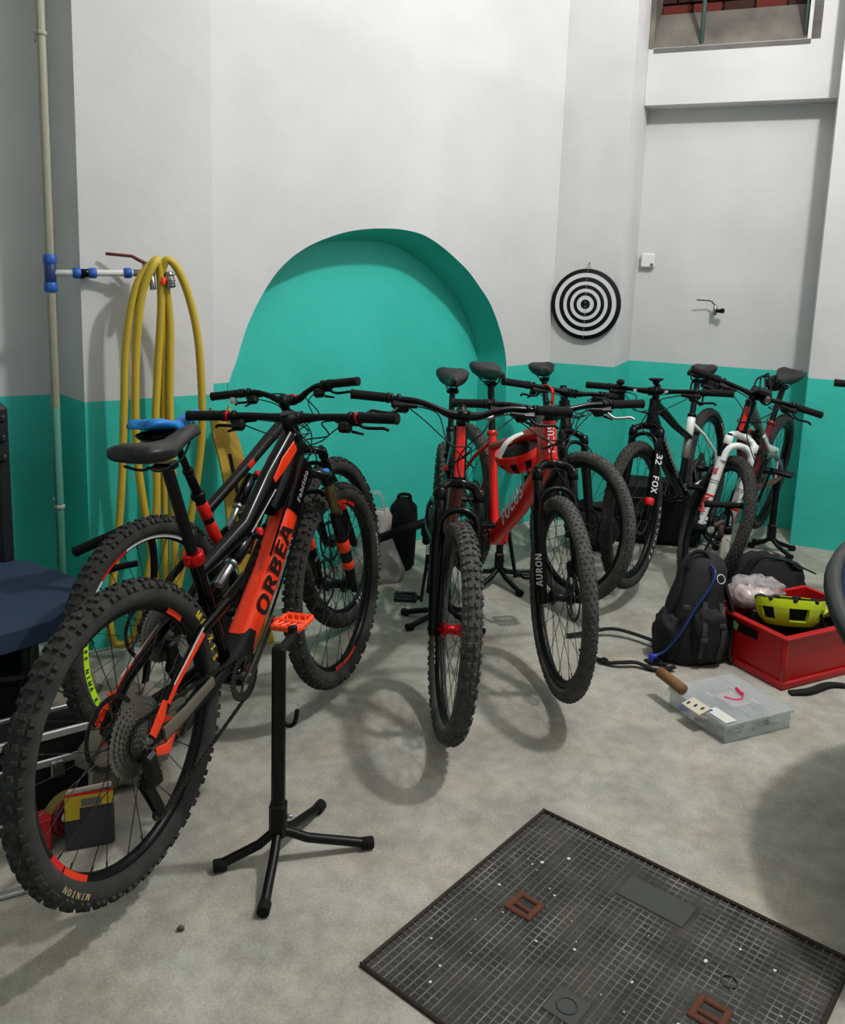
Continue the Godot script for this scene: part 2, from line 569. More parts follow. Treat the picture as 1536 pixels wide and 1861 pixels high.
func build_room() -> void:
	var wn := noise_tex(0.012, 21, [], 512, true, 6.0, 5)
	M.plaster = rough_mat(mat(Color(1, 1, 1), 0.9), noise_tex(0.004, 31, [[0.0, Color(0.77, 0.765, 0.765)], [1.0, Color(0.84, 0.835, 0.835)]], 512), wn, 0.55, 0.22)
	M.teal = rough_mat(mat(Color(1, 1, 1), 0.6), noise_tex(0.006, 32, [[0.0, Color(0.19, 0.715, 0.655)], [0.5, Color(0.205, 0.75, 0.69)], [1.0, Color(0.225, 0.78, 0.72)]], 512), wn, 0.55, 0.3)
	M.concrete = rough_mat(mat(Color(1, 1, 1), 0.82), floor_image(), noise_tex(0.03, 41, [], 512, true, 5.0, 5), 0.42, 0.3)
	# floor and ceiling
	var st := st0()
	box(st, at(Vector3(0.6, -0.1, -1.6)), Vector3(8.4, 0.2, 9.4))
	var fl := part("floor", done(st), M.concrete, self)
	tag(fl, "bare grey concrete floor with stains and dust", "floor", "", "structure")
	st = st0()
	box(st, at(Vector3(0.6, CEIL + 0.1, -1.6)), Vector3(8.4, 0.2, 9.4))
	var ce := part("ceiling", done(st), M.plaster, self)
	tag(ce, "white ceiling high above the bicycles", "ceiling", "", "structure")
	# left
	wall("wall_left", "shaded white and green wall with the vertical pipe at far left", [[pL, pR, Vector2(-0.52, -0.85)], [pR, pC + Vector2(0.0, 0.0), Vector2(-0.75, 0.66) * -1.0]])
	# back wall with arched niche
	var mesh := ArrayMesh.new()
	var oA := Vector2(-0.62, -0.78)
	wall_seg(mesh, pC, pK, oA, 0.0, DADO, M.teal, 0.14)
	wall_seg(mesh, pC, pK, oA, DADO, CEIL, M.plaster, 0.14)
	arch_wall(mesh)
	var bw := part("wall_back", mesh, null, self)
	tag(bw, "white wall with green dado and a green arched niche", "wall", "", "structure")
	# narrow pier that carries the dartboard
	wall("trim_1", "narrow white pier with green dado where the dartboard hangs", [[pE, pF, Vector2(0.42, -0.91)], [pF, pG, Vector2(-0.88, -0.47)]])
	# right wall: recessed field, lintel, pier
	mesh = ArrayMesh.new()
	var oR := Vector2(0.384, -0.923)
	wall_seg(mesh, pG, pH, oR, 0.0, DADO, M.teal)
	wall_seg(mesh, pG, pH, oR, DADO, 2.95, M.plaster)
	var inw := Vector2(-0.384, 0.923)
	var ax := (pH - pG).normalized()
	# lintel stands proud of the recessed field
	wall_seg(mesh, pG + inw * 0.15, pH + inw * 0.15 + ax * 0.08, oR, 2.62, 2.955, M.plaster, 0.45)
	wall_seg(mesh, pH, pI, Vector2(0.93, 0.36), 0.0, DADO, M.teal)
	wall_seg(mesh, pH, pI, Vector2(0.93, 0.36), DADO, CEIL, M.plaster)
	wall_seg(mesh, pI, pJ, Vector2(0.42, -0.9), 0.0, DADO, M.teal)
	wall_seg(mesh, pI, pJ, Vector2(0.42, -0.9), DADO, CEIL, M.plaster)
	var head_y := 3.75
	wall_seg(mesh, pG + inw * 0.15, pH + inw * 0.15 + ax * 0.08, oR, head_y, CEIL, M.plaster, 0.3)
	var w0 := pG + inw * 0.15
	wall_seg(mesh, w0 + ax * 0.90, w0 + ax * 1.16, oR, 2.955, head_y, M.plaster, 0.3)
	var rw := part("wall_right", mesh, null, self)
	tag(rw, "white right wall with a recessed field, lintel and green dado", "wall", "", "structure")
	# high opening above the lintel with a sloping sill and bars
	var wd := part("window_1", sill_mesh(w0, ax, oR), M.plaster_dirty, self)
	tag(wd, "dirty sloping sill of the high opening above the lintel", "window", "", "structure")
	var rng := RandomNumberGenerator.new()
	rng.seed = 4
	var bo := w0 + oR * 0.27
	for row in 6:
		for k in 6:
			st = st0()
			var bx := 0.02 + (k - 0.5 * (row % 2)) * 0.185 + 0.1
			var c := bo + ax * bx
			box(st, Transform3D(Basis(Vector3(ax.x, 0, ax.y), Vector3.UP, Vector3(-oR.x, 0, -oR.y)), v3(c, 3.225 + row * 0.085)), Vector3(0.172, 0.072, 0.07 + rng.randf() * 0.012), 0.004)
			part("brick", done(st), M.brick_a if rng.randf() < 0.5 else M.brick_b, wd)
	for bd in [[0.31, 0.013], [0.885, 0.007]]:
		st = st0()
		cyl(st, v3(w0 + ax * bd[0] + oR * 0.02, 2.95), v3(w0 + ax * bd[0] + oR * 0.02, head_y), bd[1], 10)
		part("bar", done(st), M.bar_green, wd)
	# closing walls out of view
	wall("wall_side", "plain white wall with green dado to the right of the viewer", [[Vector2(3.6, -4.405), Vector2(3.6, 2.6), Vector2(1, 0)]])
	wall("wall_front", "plain white wall with green dado behind the viewer", [[Vector2(3.6, 2.6), Vector2(-3.2, 2.6), Vector2(0, 1)]])
	wall("wall_near", "plain white wall with green dado to the left of the viewer", [[Vector2(-3.2, 2.6), Vector2(-3.2, -2.4), Vector2(-1, 0)]])

func sill_mesh(w0: Vector2, ax: Vector2, oR: Vector2) -> ArrayMesh:
	var st := st0()
	flat(st)
	var a := w0 + ax * 0.03; var b := w0 + ax * 0.92
	var f0 := v3(a, 2.953); var f1 := v3(b, 2.953)
	var g0 := v3(a + oR * 0.2, 3.2); var g1 := v3(b + oR * 0.2, 3.2)
	quad(st, f0, f1, g1, g0)
	quad(st, f1, f0, f0 - Vector3(0, 0.03, 0), f1 - Vector3(0, 0.03, 0))
	quad(st, g0, g1, g1 - Vector3(0, 0.2, 0), g0 - Vector3(0, 0.2, 0))
	# cheeks either side of the opening and the backing behind the bricks
	for s in [[a, -1.0], [b, 1.0]]:
		var p: Vector2 = s[0]
		var o: Vector2 = p + ax * (s[1] * 0.05)
		var e := oR * 0.5
		quad(st, v3(p, 2.95), v3(p + e, 2.95), v3(p + e, 3.8), v3(p, 3.8))
		quad(st, v3(o + e, 2.95), v3(o, 2.95), v3(o, 3.8), v3(o + e, 3.8))
		quad(st, v3(p, 2.95), v3(o, 2.95), v3(o, 3.8), v3(p, 3.8))
	var k0 := v3(a + oR * 0.3, 3.0); var k1 := v3(b + oR * 0.3, 3.0)
	quad(st, k0, k1, k1 + Vector3(0, 0.8, 0), k0 + Vector3(0, 0.8, 0))
	return done(st)

func arch_wall(mesh: ArrayMesh) -> void:
	# the wall from K to E with an arched niche; u runs along the wall
	var d := (pE - pK).normalized()
	var L := (pE - pK).length()
	var inn := Vector2(0.741, 0.671)
	var prof := [[0.074, 0.0], [0.074, 0.95], [0.078, 1.054], [0.117, 1.15], [0.175, 1.30], [0.262, 1.444], [0.367, 1.56], [0.508, 1.648], [0.70, 1.715], [0.86, 1.745], [1.03, 1.758], [1.17, 1.755], [1.29, 1.737], [1.42, 1.69], [1.55, 1.625], [1.66, 1.56], [1.76, 1.48], [1.85, 1.40], [1.92, 1.31], [1.99, 1.19], [2.03, 1.09], [2.05, 1.0], [2.055, 0.9], [2.055, 0.0]]
	var fine := []
	for i in prof.size():
		fine.append(prof[i])
		if i >= 2 and i <= 20:
			for k in [0.25, 0.5, 0.75]:
				fine.append([cubic_interpolate(prof[i][0], prof[i + 1][0], prof[i - 1][0], prof[i + 2][0], k), cubic_interpolate(prof[i][1], prof[i + 1][1], prof[i - 1][1], prof[i + 2][1], k)])
	prof = fine
	var dep := 0.2
	var w := func(u: float, h: float, o: float) -> Vector3: return v3(pK + d * u - inn * o, h)
	var paint := st0(); flat(paint)
	var white := st0(); flat(white)
	var put := func(u0: float, u1: float, a0: float, a1: float, b0: float, b1: float, teal: bool) -> void:
		var s: SurfaceTool = paint if teal else white
		quad(s, w.call(u0, a0, 0.0), w.call(u1, a1, 0.0), w.call(u1, b1, 0.0), w.call(u0, b0, 0.0))
	# flanks
	put.call(0.0, 0.074, 0.0, 0.0, DADO + 0.044, DADO + 0.044, true)
	put.call(0.0, 0.074, DADO + 0.044, DADO + 0.044, CEIL, CEIL, false)
	put.call(2.055, L, 0.0, 0.0, DADO, DADO, true)
	put.call(2.055, L, DADO, DADO, CEIL, CEIL, false)
	# above the arch
	for i in prof.size() - 1:
		var a: Array = prof[i]; var b: Array = prof[i + 1]
		if b[0] - a[0] > 1e-5:
			put.call(a[0], b[0], a[1], b[1], CEIL, CEIL, false)
	# small green corner where the dado is stepped
	quad(paint, w.call(0.07, 0.98, -0.002), w.call(0.12, 0.98, -0.002), w.call(0.115, DADO + 0.044, -0.002), w.call(0.07, DADO + 0.044, -0.002))
	# reveal and back of the niche
	var inner := []
	for p in prof:
		var dx: float = (p[0] - 1.06)
		inner.append([1.06 + dx * 0.975, p[1] - max(0.0, p[1] - 1.0) * 0.075])
	smooth(paint, 3)
	for i in prof.size() - 1:
		var a: Array = prof[i]; var b: Array = prof[i + 1]
		var c: Array = inner[i]; var e: Array = inner[i + 1]
		quad(paint, w.call(a[0], a[1], 0.0), w.call(b[0], b[1], 0.0), w.call(e[0], e[1], dep), w.call(c[0], c[1], dep))
	flat(paint)
	for i in inner.size() - 1:
		var c: Array = inner[i]; var e: Array = inner[i + 1]
		if absf(e[0] - c[0]) > 1e-5:
			quad(paint, w.call(c[0], 0.0, dep), w.call(e[0], 0.0, dep), w.call(e[0], e[1], dep), w.call(c[0], c[1], dep))
	# outer face of the wall so that it has thickness
	quad(white, w.call(L, 0.0, 0.4), w.call(0.0, 0.0, 0.4), w.call(0.0, CEIL, 0.4), w.call(L, CEIL, 0.4))
	quad(white, w.call(0.0, 0.0, 0.0), w.call(0.0, CEIL, 0.0), w.call(0.0, CEIL, 0.4), w.call(0.0, 0.0, 0.4))
	quad(white, w.call(L, 0.0, 0.0), w.call(L, 0.0, 0.4), w.call(L, CEIL, 0.4), w.call(L, CEIL, 0.0))
	paint.generate_normals(); paint.set_material(M.teal); paint.commit(mesh)
	white.generate_normals(); white.set_material(M.plaster); white.commit(mesh)

# ---------------------------------------------------------------- bicycles
var tyre_cache := {}
var misc_cache := {}

func tyre_mesh(R: float, style: String) -> ArrayMesh:
	var key := "%.3f%s" % [R, style]
	if tyre_cache.has(key): return tyre_cache[key]
	var st := st0()
	var kh := 0.0068 if style == "dh" else (0.005 if style == "am" else 0.003)
	var rt := 0.030 if style == "dh" else (0.028 if style == "am" else 0.0265)
	var R0 := R - kh - rt
	var prof := []
	for i in 18:
		# from bead round the crown to the other bead
		var a := deg_to_rad(lerp(-148.0, 148.0, i / 17.0))
		prof.append([R0 + rt * cos(a), rt * sin(a) * 1.02])
	ring(st, prof, Transform3D.IDENTITY, 84)
	var n := 78 if style == "dh" else (92 if style == "am" else 120)
	flat(st)
	for i in n:
		var t := TAU * i / n
		var rows := []
		if style == "dh":
			rows = [[-54.0, 0.015, 0.0135, 0.0], [54.0, 0.015, 0.0135, 0.0]]
			if i % 2 == 0: rows += [[-15.0, 0.014, 0.013, 0.0], [15.0, 0.014, 0.013, 0.0]]
			else: rows += [[-22.0, 0.010, 0.014, 0.0], [22.0, 0.010, 0.014, 0.0]]
		elif style == "am":
			rows = [[-54.0, 0.011, 0.0105, 0.0], [54.0, 0.011, 0.0105, 0.0]]
			if i % 2 == 0: rows += [[-13.0, 0.0105, 0.0105, 0.0], [13.0, 0.0105, 0.0105, 0.0]]
			else: rows += [[-30.0, 0.009, 0.0085, 0.0], [30.0, 0.009, 0.0085, 0.0], [0.0, 0.008, 0.006, 0.0]]
		else:
			rows = [[-50.0, 0.009, 0.0075, 0.0], [50.0, 0.009, 0.0075, 0.0]]
			if i % 2 == 0: rows += [[-20.0, 0.0085, 0.0075, 0.0], [20.0, 0.0085, 0.0075, 0.0]]
			else: rows += [[0.0, 0.0085, 0.0085, 0.0], [-36.0, 0.0065, 0.006, 0.0], [36.0, 0.0065, 0.006, 0.0]]
		for r in rows:
			var a := deg_to_rad(r[0])
			var jt := t + (0.5 * TAU / n if absf(r[0]) > 40.0 and i % 2 == 0 else 0.0) * 0.5
			var er := Vector3(cos(jt), sin(jt), 0)
			var et := Vector3(-sin(jt), cos(jt), 0)
			var nn := er * cos(a) + Vector3(0, 0, sin(a))
			var ww := et.cross(nn)
			var c := er * R0 + nn * (rt - 0.001)
			knob(st, c, et, ww, nn, r[1] * 0.5, r[2] * 0.5, kh + 0.001)
	var m := done(st)
	tyre_cache[key] = m
	return m

func knob(st: SurfaceTool, c: Vector3, t: Vector3, w: Vector3, n: Vector3, a: float, b: float, h: float) -> void:
	var k := 0.82
	var p := [c - t * a - w * b, c + t * a - w * b, c + t * a + w * b, c - t * a + w * b]
	var q := [c - t * a * k - w * b * k + n * h, c + t * a * k - w * b * k + n * h, c + t * a * k + w * b * k + n * h, c - t * a * k + w * b * k + n * h]
	quad(st, q[0], q[1], q[2], q[3])
	for i in 4:
		var j := (i + 1) % 4
		quad(st, p[i], p[j], q[j], q[i])

func gear(st: SurfaceTool, teeth: int, r: float, inner: float, z: float, th: float) -> void:
	flat(st)
	var n := teeth * 4
	var outer := []
	for i in n:
		var rr := r + (0.0028 if (i % 4) in [0, 1] else -0.0018)
		var a := TAU * i / n
		outer.append(Vector2(cos(a), sin(a)) * rr)
	for i in n:
		var j := (i + 1) % n
		var a: Vector2 = outer[i]; var b: Vector2 = outer[j]
		var c := b.normalized() * inner; var d := a.normalized() * inner
		quad(st, Vector3(a.x, a.y, z + th), Vector3(b.x, b.y, z + th), Vector3(c.x, c.y, z + th), Vector3(d.x, d.y, z + th))
		quad(st, Vector3(b.x, b.y, z), Vector3(a.x, a.y, z), Vector3(d.x, d.y, z), Vector3(c.x, c.y, z))
		quad(st, Vector3(a.x, a.y, z), Vector3(b.x, b.y, z), Vector3(b.x, b.y, z + th), Vector3(a.x, a.y, z + th))
		quad(st, Vector3(c.x, c.y, z), Vector3(d.x, d.y, z), Vector3(d.x, d.y, z + th), Vector3(c.x, c.y, z + th))

func cached(key: String, make: Callable) -> Mesh:
	if not misc_cache.has(key):
		misc_cache[key] = make.call()
	return misc_cache[key]

func make_rim(R: float) -> ArrayMesh:
	var st := st0()
	var ro := R - 0.052
	ring(st, [[ro, -0.014], [ro, 0.014], [ro - 0.012, 0.0135], [ro - 0.026, 0.006], [ro - 0.026, -0.006], [ro - 0.012, -0.0135]], Transform3D.IDENTITY, 84)
	return done(st)

func make_hub(front: bool) -> ArrayMesh:
	var st := st0()
	var tf := at(Vector3.ZERO, Basis(Vector3.RIGHT, PI / 2))
	var hw := 0.055 if front else 0.072
	lathe(st, [[0.0, -hw], [0.0095, -hw], [0.0095, -hw + 0.012], [0.02, -hw + 0.016], [0.029, -0.033], [0.029, -0.029], [0.017, -0.02], [0.016, 0.02], [0.029, 0.029], [0.029, 0.033], [0.02, hw - 0.016], [0.0095, hw - 0.012], [0.0095, hw], [0.0, hw]], tf, 20)
	return done(st)

func make_rotor() -> ArrayMesh:
	var st := st0()
	var z := -0.046
	ring(st, [[0.09, z - 0.001], [0.09, z + 0.001], [0.077, z + 0.001], [0.077, z - 0.001]], Transform3D.IDENTITY, 40, true)
	for i in 6:
		var a := TAU * i / 6
		var p := Vector3(cos(a) * 0.02, sin(a) * 0.02, z); var q := Vector3(cos(a + 0.5) * 0.079, sin(a + 0.5) * 0.079, z)
		box(st, at((p + q) * 0.5, along(q - p, Vector3.BACK)), Vector3(0.002, (q - p).length(), 0.007))
	ring(st, [[0.024, z - 0.002], [0.024, z + 0.002], [0.016, z + 0.002], [0.016, z - 0.002]], Transform3D.IDENTITY, 20, true)
	return done(st)

func make_cassette() -> ArrayMesh:
	var st := st0()
	var t := [46, 40, 34, 29, 25, 21, 18, 16, 14, 12, 11]
	for i in t.size():
		var r: float = t[i] * 0.00202
		gear(st, t[i], r, max(0.014, r - 0.015 if i < 7 else 0.012), 0.026 + i * 0.0037, 0.0019)
		if i < 6:
			for k in 6:
				var a := TAU * k / 6 + i * 0.2
				var p := Vector3(cos(a) * 0.016, sin(a) * 0.016, 0.027 + i * 0.0037); var q := Vector3(cos(a + 0.35) * (r - 0.01), sin(a + 0.35) * (r - 0.01), 0.027 + i * 0.0037)
				box(st, at((p + q) * 0.5, along(q - p, Vector3.BACK)), Vector3(0.0018, (q - p).length(), 0.005))
	var tf := at(Vector3.ZERO, Basis(Vector3.RIGHT, PI / 2))
	lathe(st, [[0.0165, 0.024], [0.0165, 0.066], [0.012, 0.07], [0.006, 0.074], [0.0, 0.074]], tf, 18)
	return done(st)

func spoke_mesh(R: float, side: float, lead: float) -> ArrayMesh:
	return cached("spoke%.3f%d%d" % [R, side, lead], func() -> Mesh:
		var st := st0()
		var a := lead * 1.15
		tube(st, [Vector3(cos(a) * 0.0275, sin(a) * 0.0275, side * 0.031), Vector3(R - 0.078, 0, side * 0.003)], 0.00115, 5)
		tube(st, [Vector3(R - 0.092, 0, side * 0.0055), Vector3(R - 0.076, 0, side * 0.003)], 0.002, 6)
		return done(st))

func wheel(b: Dictionary, parent: Node3D, tf: Transform3D, front: bool) -> MeshInstance3D:
	var R: float = b.R
	var style: String = b.get("tyre", "am")
	var w := part("wheel", tyre_mesh(R, style), b.get("tyre_mat", M.tyre_dusty), parent, tf)
	part("rim", cached("rim%.3f" % R, make_rim.bind(R)), b.get("rim_mat", M.black_satin), w)
	part("hub", cached("hub%s" % front, make_hub.bind(front)), b.get("fhub_mat", M.black_satin) if front else M.black_satin, w)
	part("brake_rotor", cached("rotor", make_rotor), M.steel_dark, w)
	for i in 28:
		var side := 1.0 if i % 2 == 0 else -1.0
		var lead := 1.0 if (i / 2) % 2 == 0 else -1.0
		part("spoke", spoke_mesh(R, side, lead), M.spoke, w, Transform3D(Basis(Vector3.BACK, TAU * (i + 0.5) / 28), Vector3.ZERO))
	if not front:
		part("cassette", cached("cassette", make_cassette), M.cassette, w)
	# lettering on tyre walls and rims: [text, where(front/rear), radius from edge, height, angle deg, side, pitch, material, outward]
	for d in b.get("ring_text", []):
		if d[1] == front:
			var zz := 0.0
			var rr: float = R - d[2]
			if d[2] > 0.052: zz = 0.0145
			else:
				var tr := 0.030 if style == "dh" else (0.028 if style == "am" else 0.0265)
				var r0 := R - tr - (0.0068 if style == "dh" else (0.005 if style == "am" else 0.003))
				zz = sqrt(maxf(0.0, tr * tr * 1.04 - (rr - r0) * (rr - r0))) + 0.0012
			part("lettering", ring_text(d[0], d[3], rr, deg_to_rad(d[4]), zz, d[5], d[6], d[8]), d[7], w)
	# coloured rim stickers: [front, start deg, end deg, material, side, r0, r1 (from edge)]
	for d in b.get("rim_tape", []):
		if d[0] == front:
			var st := st0()
			flat(st)
			var r0: float = R - d[5]; var r1: float = R - d[6]
			var z0 := 0.0148; var z1 := 0.0128
			if d[6] < 0.05: z0 = 0.026; z1 = 0.0225
			var n := int(absf(d[2] - d[1]) / 4.0) + 2
			for i in n:
				var a0 := deg_to_rad(lerp(float(d[1]), float(d[2]), float(i) / n)); var a1 := deg_to_rad(lerp(float(d[1]), float(d[2]), float(i + 1) / n))
				var s: float = d[4]
				var q := [Vector3(cos(a0) * r0, sin(a0) * r0, s * z0), Vector3(cos(a1) * r0, sin(a1) * r0, s * z0), Vector3(cos(a1) * r1, sin(a1) * r1, s * z1), Vector3(cos(a0) * r1, sin(a0) * r1, s * z1)]
				quad(st, q[0], q[1], q[2], q[3])
			part("rim_sticker", done(st), d[3], w)
	return w

func saddle_mesh(slim: float) -> ArrayMesh:
	var st := st0()
	smooth(st, 1)
	# x, half width, crown height, thickness
	var sec := [[-0.142, 0.034, 0.012, 0.010], [-0.138, 0.056, 0.02, 0.032], [-0.12, 0.07, 0.024, 0.048], [-0.09, 0.074, 0.02, 0.054], [-0.05, 0.066, 0.011, 0.052], [-0.01, 0.047, 0.005, 0.046], [0.03, 0.031, 0.003, 0.033], [0.07, 0.025, 0.005, 0.03], [0.11, 0.022, 0.006, 0.027], [0.135, 0.019, 0.004, 0.022], [0.147, 0.012, -0.001, 0.012], [0.15, 0.003, -0.006, 0.004]]
	var rings := []
	for s in sec:
		var r := PackedVector3Array()
		for k in 18:
			var a := TAU * k / 18
			var c := cos(a); var sn := sin(a)
			var y: float = s[2] + (sn * 0.012 if sn > 0 else sn * s[3] * slim) - (1.0 - slim) * 0.03 * exp(-pow((s[0] - 0.02) / 0.06, 2.0))
			# shallow groove along the middle
			var zz: float = sign(c) * pow(absf(c), 0.75) * s[1]
			var dip: float = exp(-zz * zz / 0.0003) * (0.016 if s[0] < -0.06 else 0.006 * clamp(1.0 - (s[0] + 0.06) * 8.0, 0.0, 1.0))
			y -= dip if sn > 0 else dip * 0.3
			var notch: float = exp(-zz * zz / 0.0004) * clamp((-0.1 - s[0]) * 30.0, 0.0, 1.0) * 0.02
			r.append(Vector3(s[0] + notch, y - absf(c) * absf(c) * (0.006 if s[0] < -0.04 else 0.012), zz))
		rings.append(r)
	for i in rings.size() - 1:
		for k in 18:
			var k2 := (k + 1) % 18
			quad(st, rings[i][k2], rings[i][k], rings[i + 1][k], rings[i + 1][k2])
	for k in range(1, 17):
		tri(st, rings[0][0], rings[0][k], rings[0][k + 1])
	return done(st)

func rail_mesh() -> ArrayMesh:
	var st := st0()
	for s in [-1.0, 1.0]:
		tube(st, spline([Vector3(-0.11, -0.022, s * 0.034), Vector3(-0.07, -0.045, s * 0.024), Vector3(-0.03, -0.052, s * 0.022), Vector3(0.04, -0.05, s * 0.02), Vector3(0.1, -0.025, s * 0.008)], 4), 0.0035, 6)
	box(st, at(Vector3(0.0, -0.056, 0)), Vector3(0.045, 0.022, 0.052), 0.006)
	return done(st)

func grip_mesh(st: SurfaceTool, inner: Vector3, outer: Vector3) -> void:
	var tf := at(inner, along(outer - inner))
	var L := (outer - inner).length()
	var prof := [[0.0, 0.0], [0.0185, 0.0], [0.0185, 0.012], [0.0155, 0.0145]]
	var n := 12
	for i in n:
		var y := 0.018 + (L - 0.032) * i / n
		prof.append([0.0158, y]); prof.append([0.0168, y + 0.002]); prof.append([0.0168, y + (L - 0.032) / n - 0.002])
	prof += [[0.0155, L - 0.012], [0.0178, L - 0.009], [0.0178, L - 0.001], [0.015, L], [0.0, L]]
	lathe(st, prof, tf, 16)

func pedal_mesh() -> ArrayMesh:
	# platform with an open web, axle along z, centre at origin
	var st := st0()
	for s in [-1.0, 1.0]:
		box(st, at(Vector3(s * 0.044, 0, 0)), Vector3(0.014, 0.017, 0.09), 0.003)
		box(st, at(Vector3(0, 0, s * 0.043)), Vector3(0.082, 0.015, 0.012), 0.003)
		for k in 4:
			box(st, at(Vector3(s * 0.024, 0, -0.03 + k * 0.02), Basis(Vector3.UP, s * 0.55)), Vector3(0.036, 0.012, 0.006), 0.002)
		for k in 4:
			cyl(st, Vector3(s * 0.044, 0.0085, -0.036 + k * 0.024), Vector3(s * 0.044, 0.0125, -0.036 + k * 0.024), 0.0022, 6)
	cyl(st, Vector3(0, 0, -0.06), Vector3(0, 0, 0.047), 0.0095, 12)
	return done(st)

func link_chain(path: Array, pitch := 0.0127) -> ArrayMesh:
	var st := st0()
	var n := path.size()
	var acc := 0.0
	var k := 0
	for i in n:
		var a: Vector3 = path[i]; var b: Vector3 = path[(i + 1) % n]
		var L := (b - a).length()
		var d: Vector3 = (b - a) / maxf(L, 1e-6)
		while acc < L:
			var c: Vector3 = a + d * acc
			chain_link(st, c, d, k % 2 == 0)
			k += 1
			acc += pitch
		acc -= L
	return done(st)

func chain_link(st: SurfaceTool, c: Vector3, d: Vector3, outer: bool) -> void:
	# two side plates and a roller
	var z := Vector3.BACK
	z = (z - d * z.dot(d)).normalized()
	var up := z.cross(d)
	var bb := Basis(d, up, z)
	var off := 0.0031 if outer else 0.0021
	for s in [-1.0, 1.0]:
		box(st, Transform3D(bb, c + z * off * s), Vector3(0.0185, 0.0075, 0.001))
	box(st, Transform3D(bb, c + d * 0.0063), Vector3(0.006, 0.006, 0.005))

func arc(c: Vector2, r: float, a0: float, a1: float, z: float, n := 12) -> Array:
	var out := []
	for i in n + 1:
		var a := deg_to_rad(lerp(a0, a1, float(i) / n))
		out.append(Vector3(c.x + cos(a) * r, c.y + sin(a) * r, z))
	return out

func V(x: float, y: float, z := 0.0) -> Vector3:
	return Vector3(x, y, z)

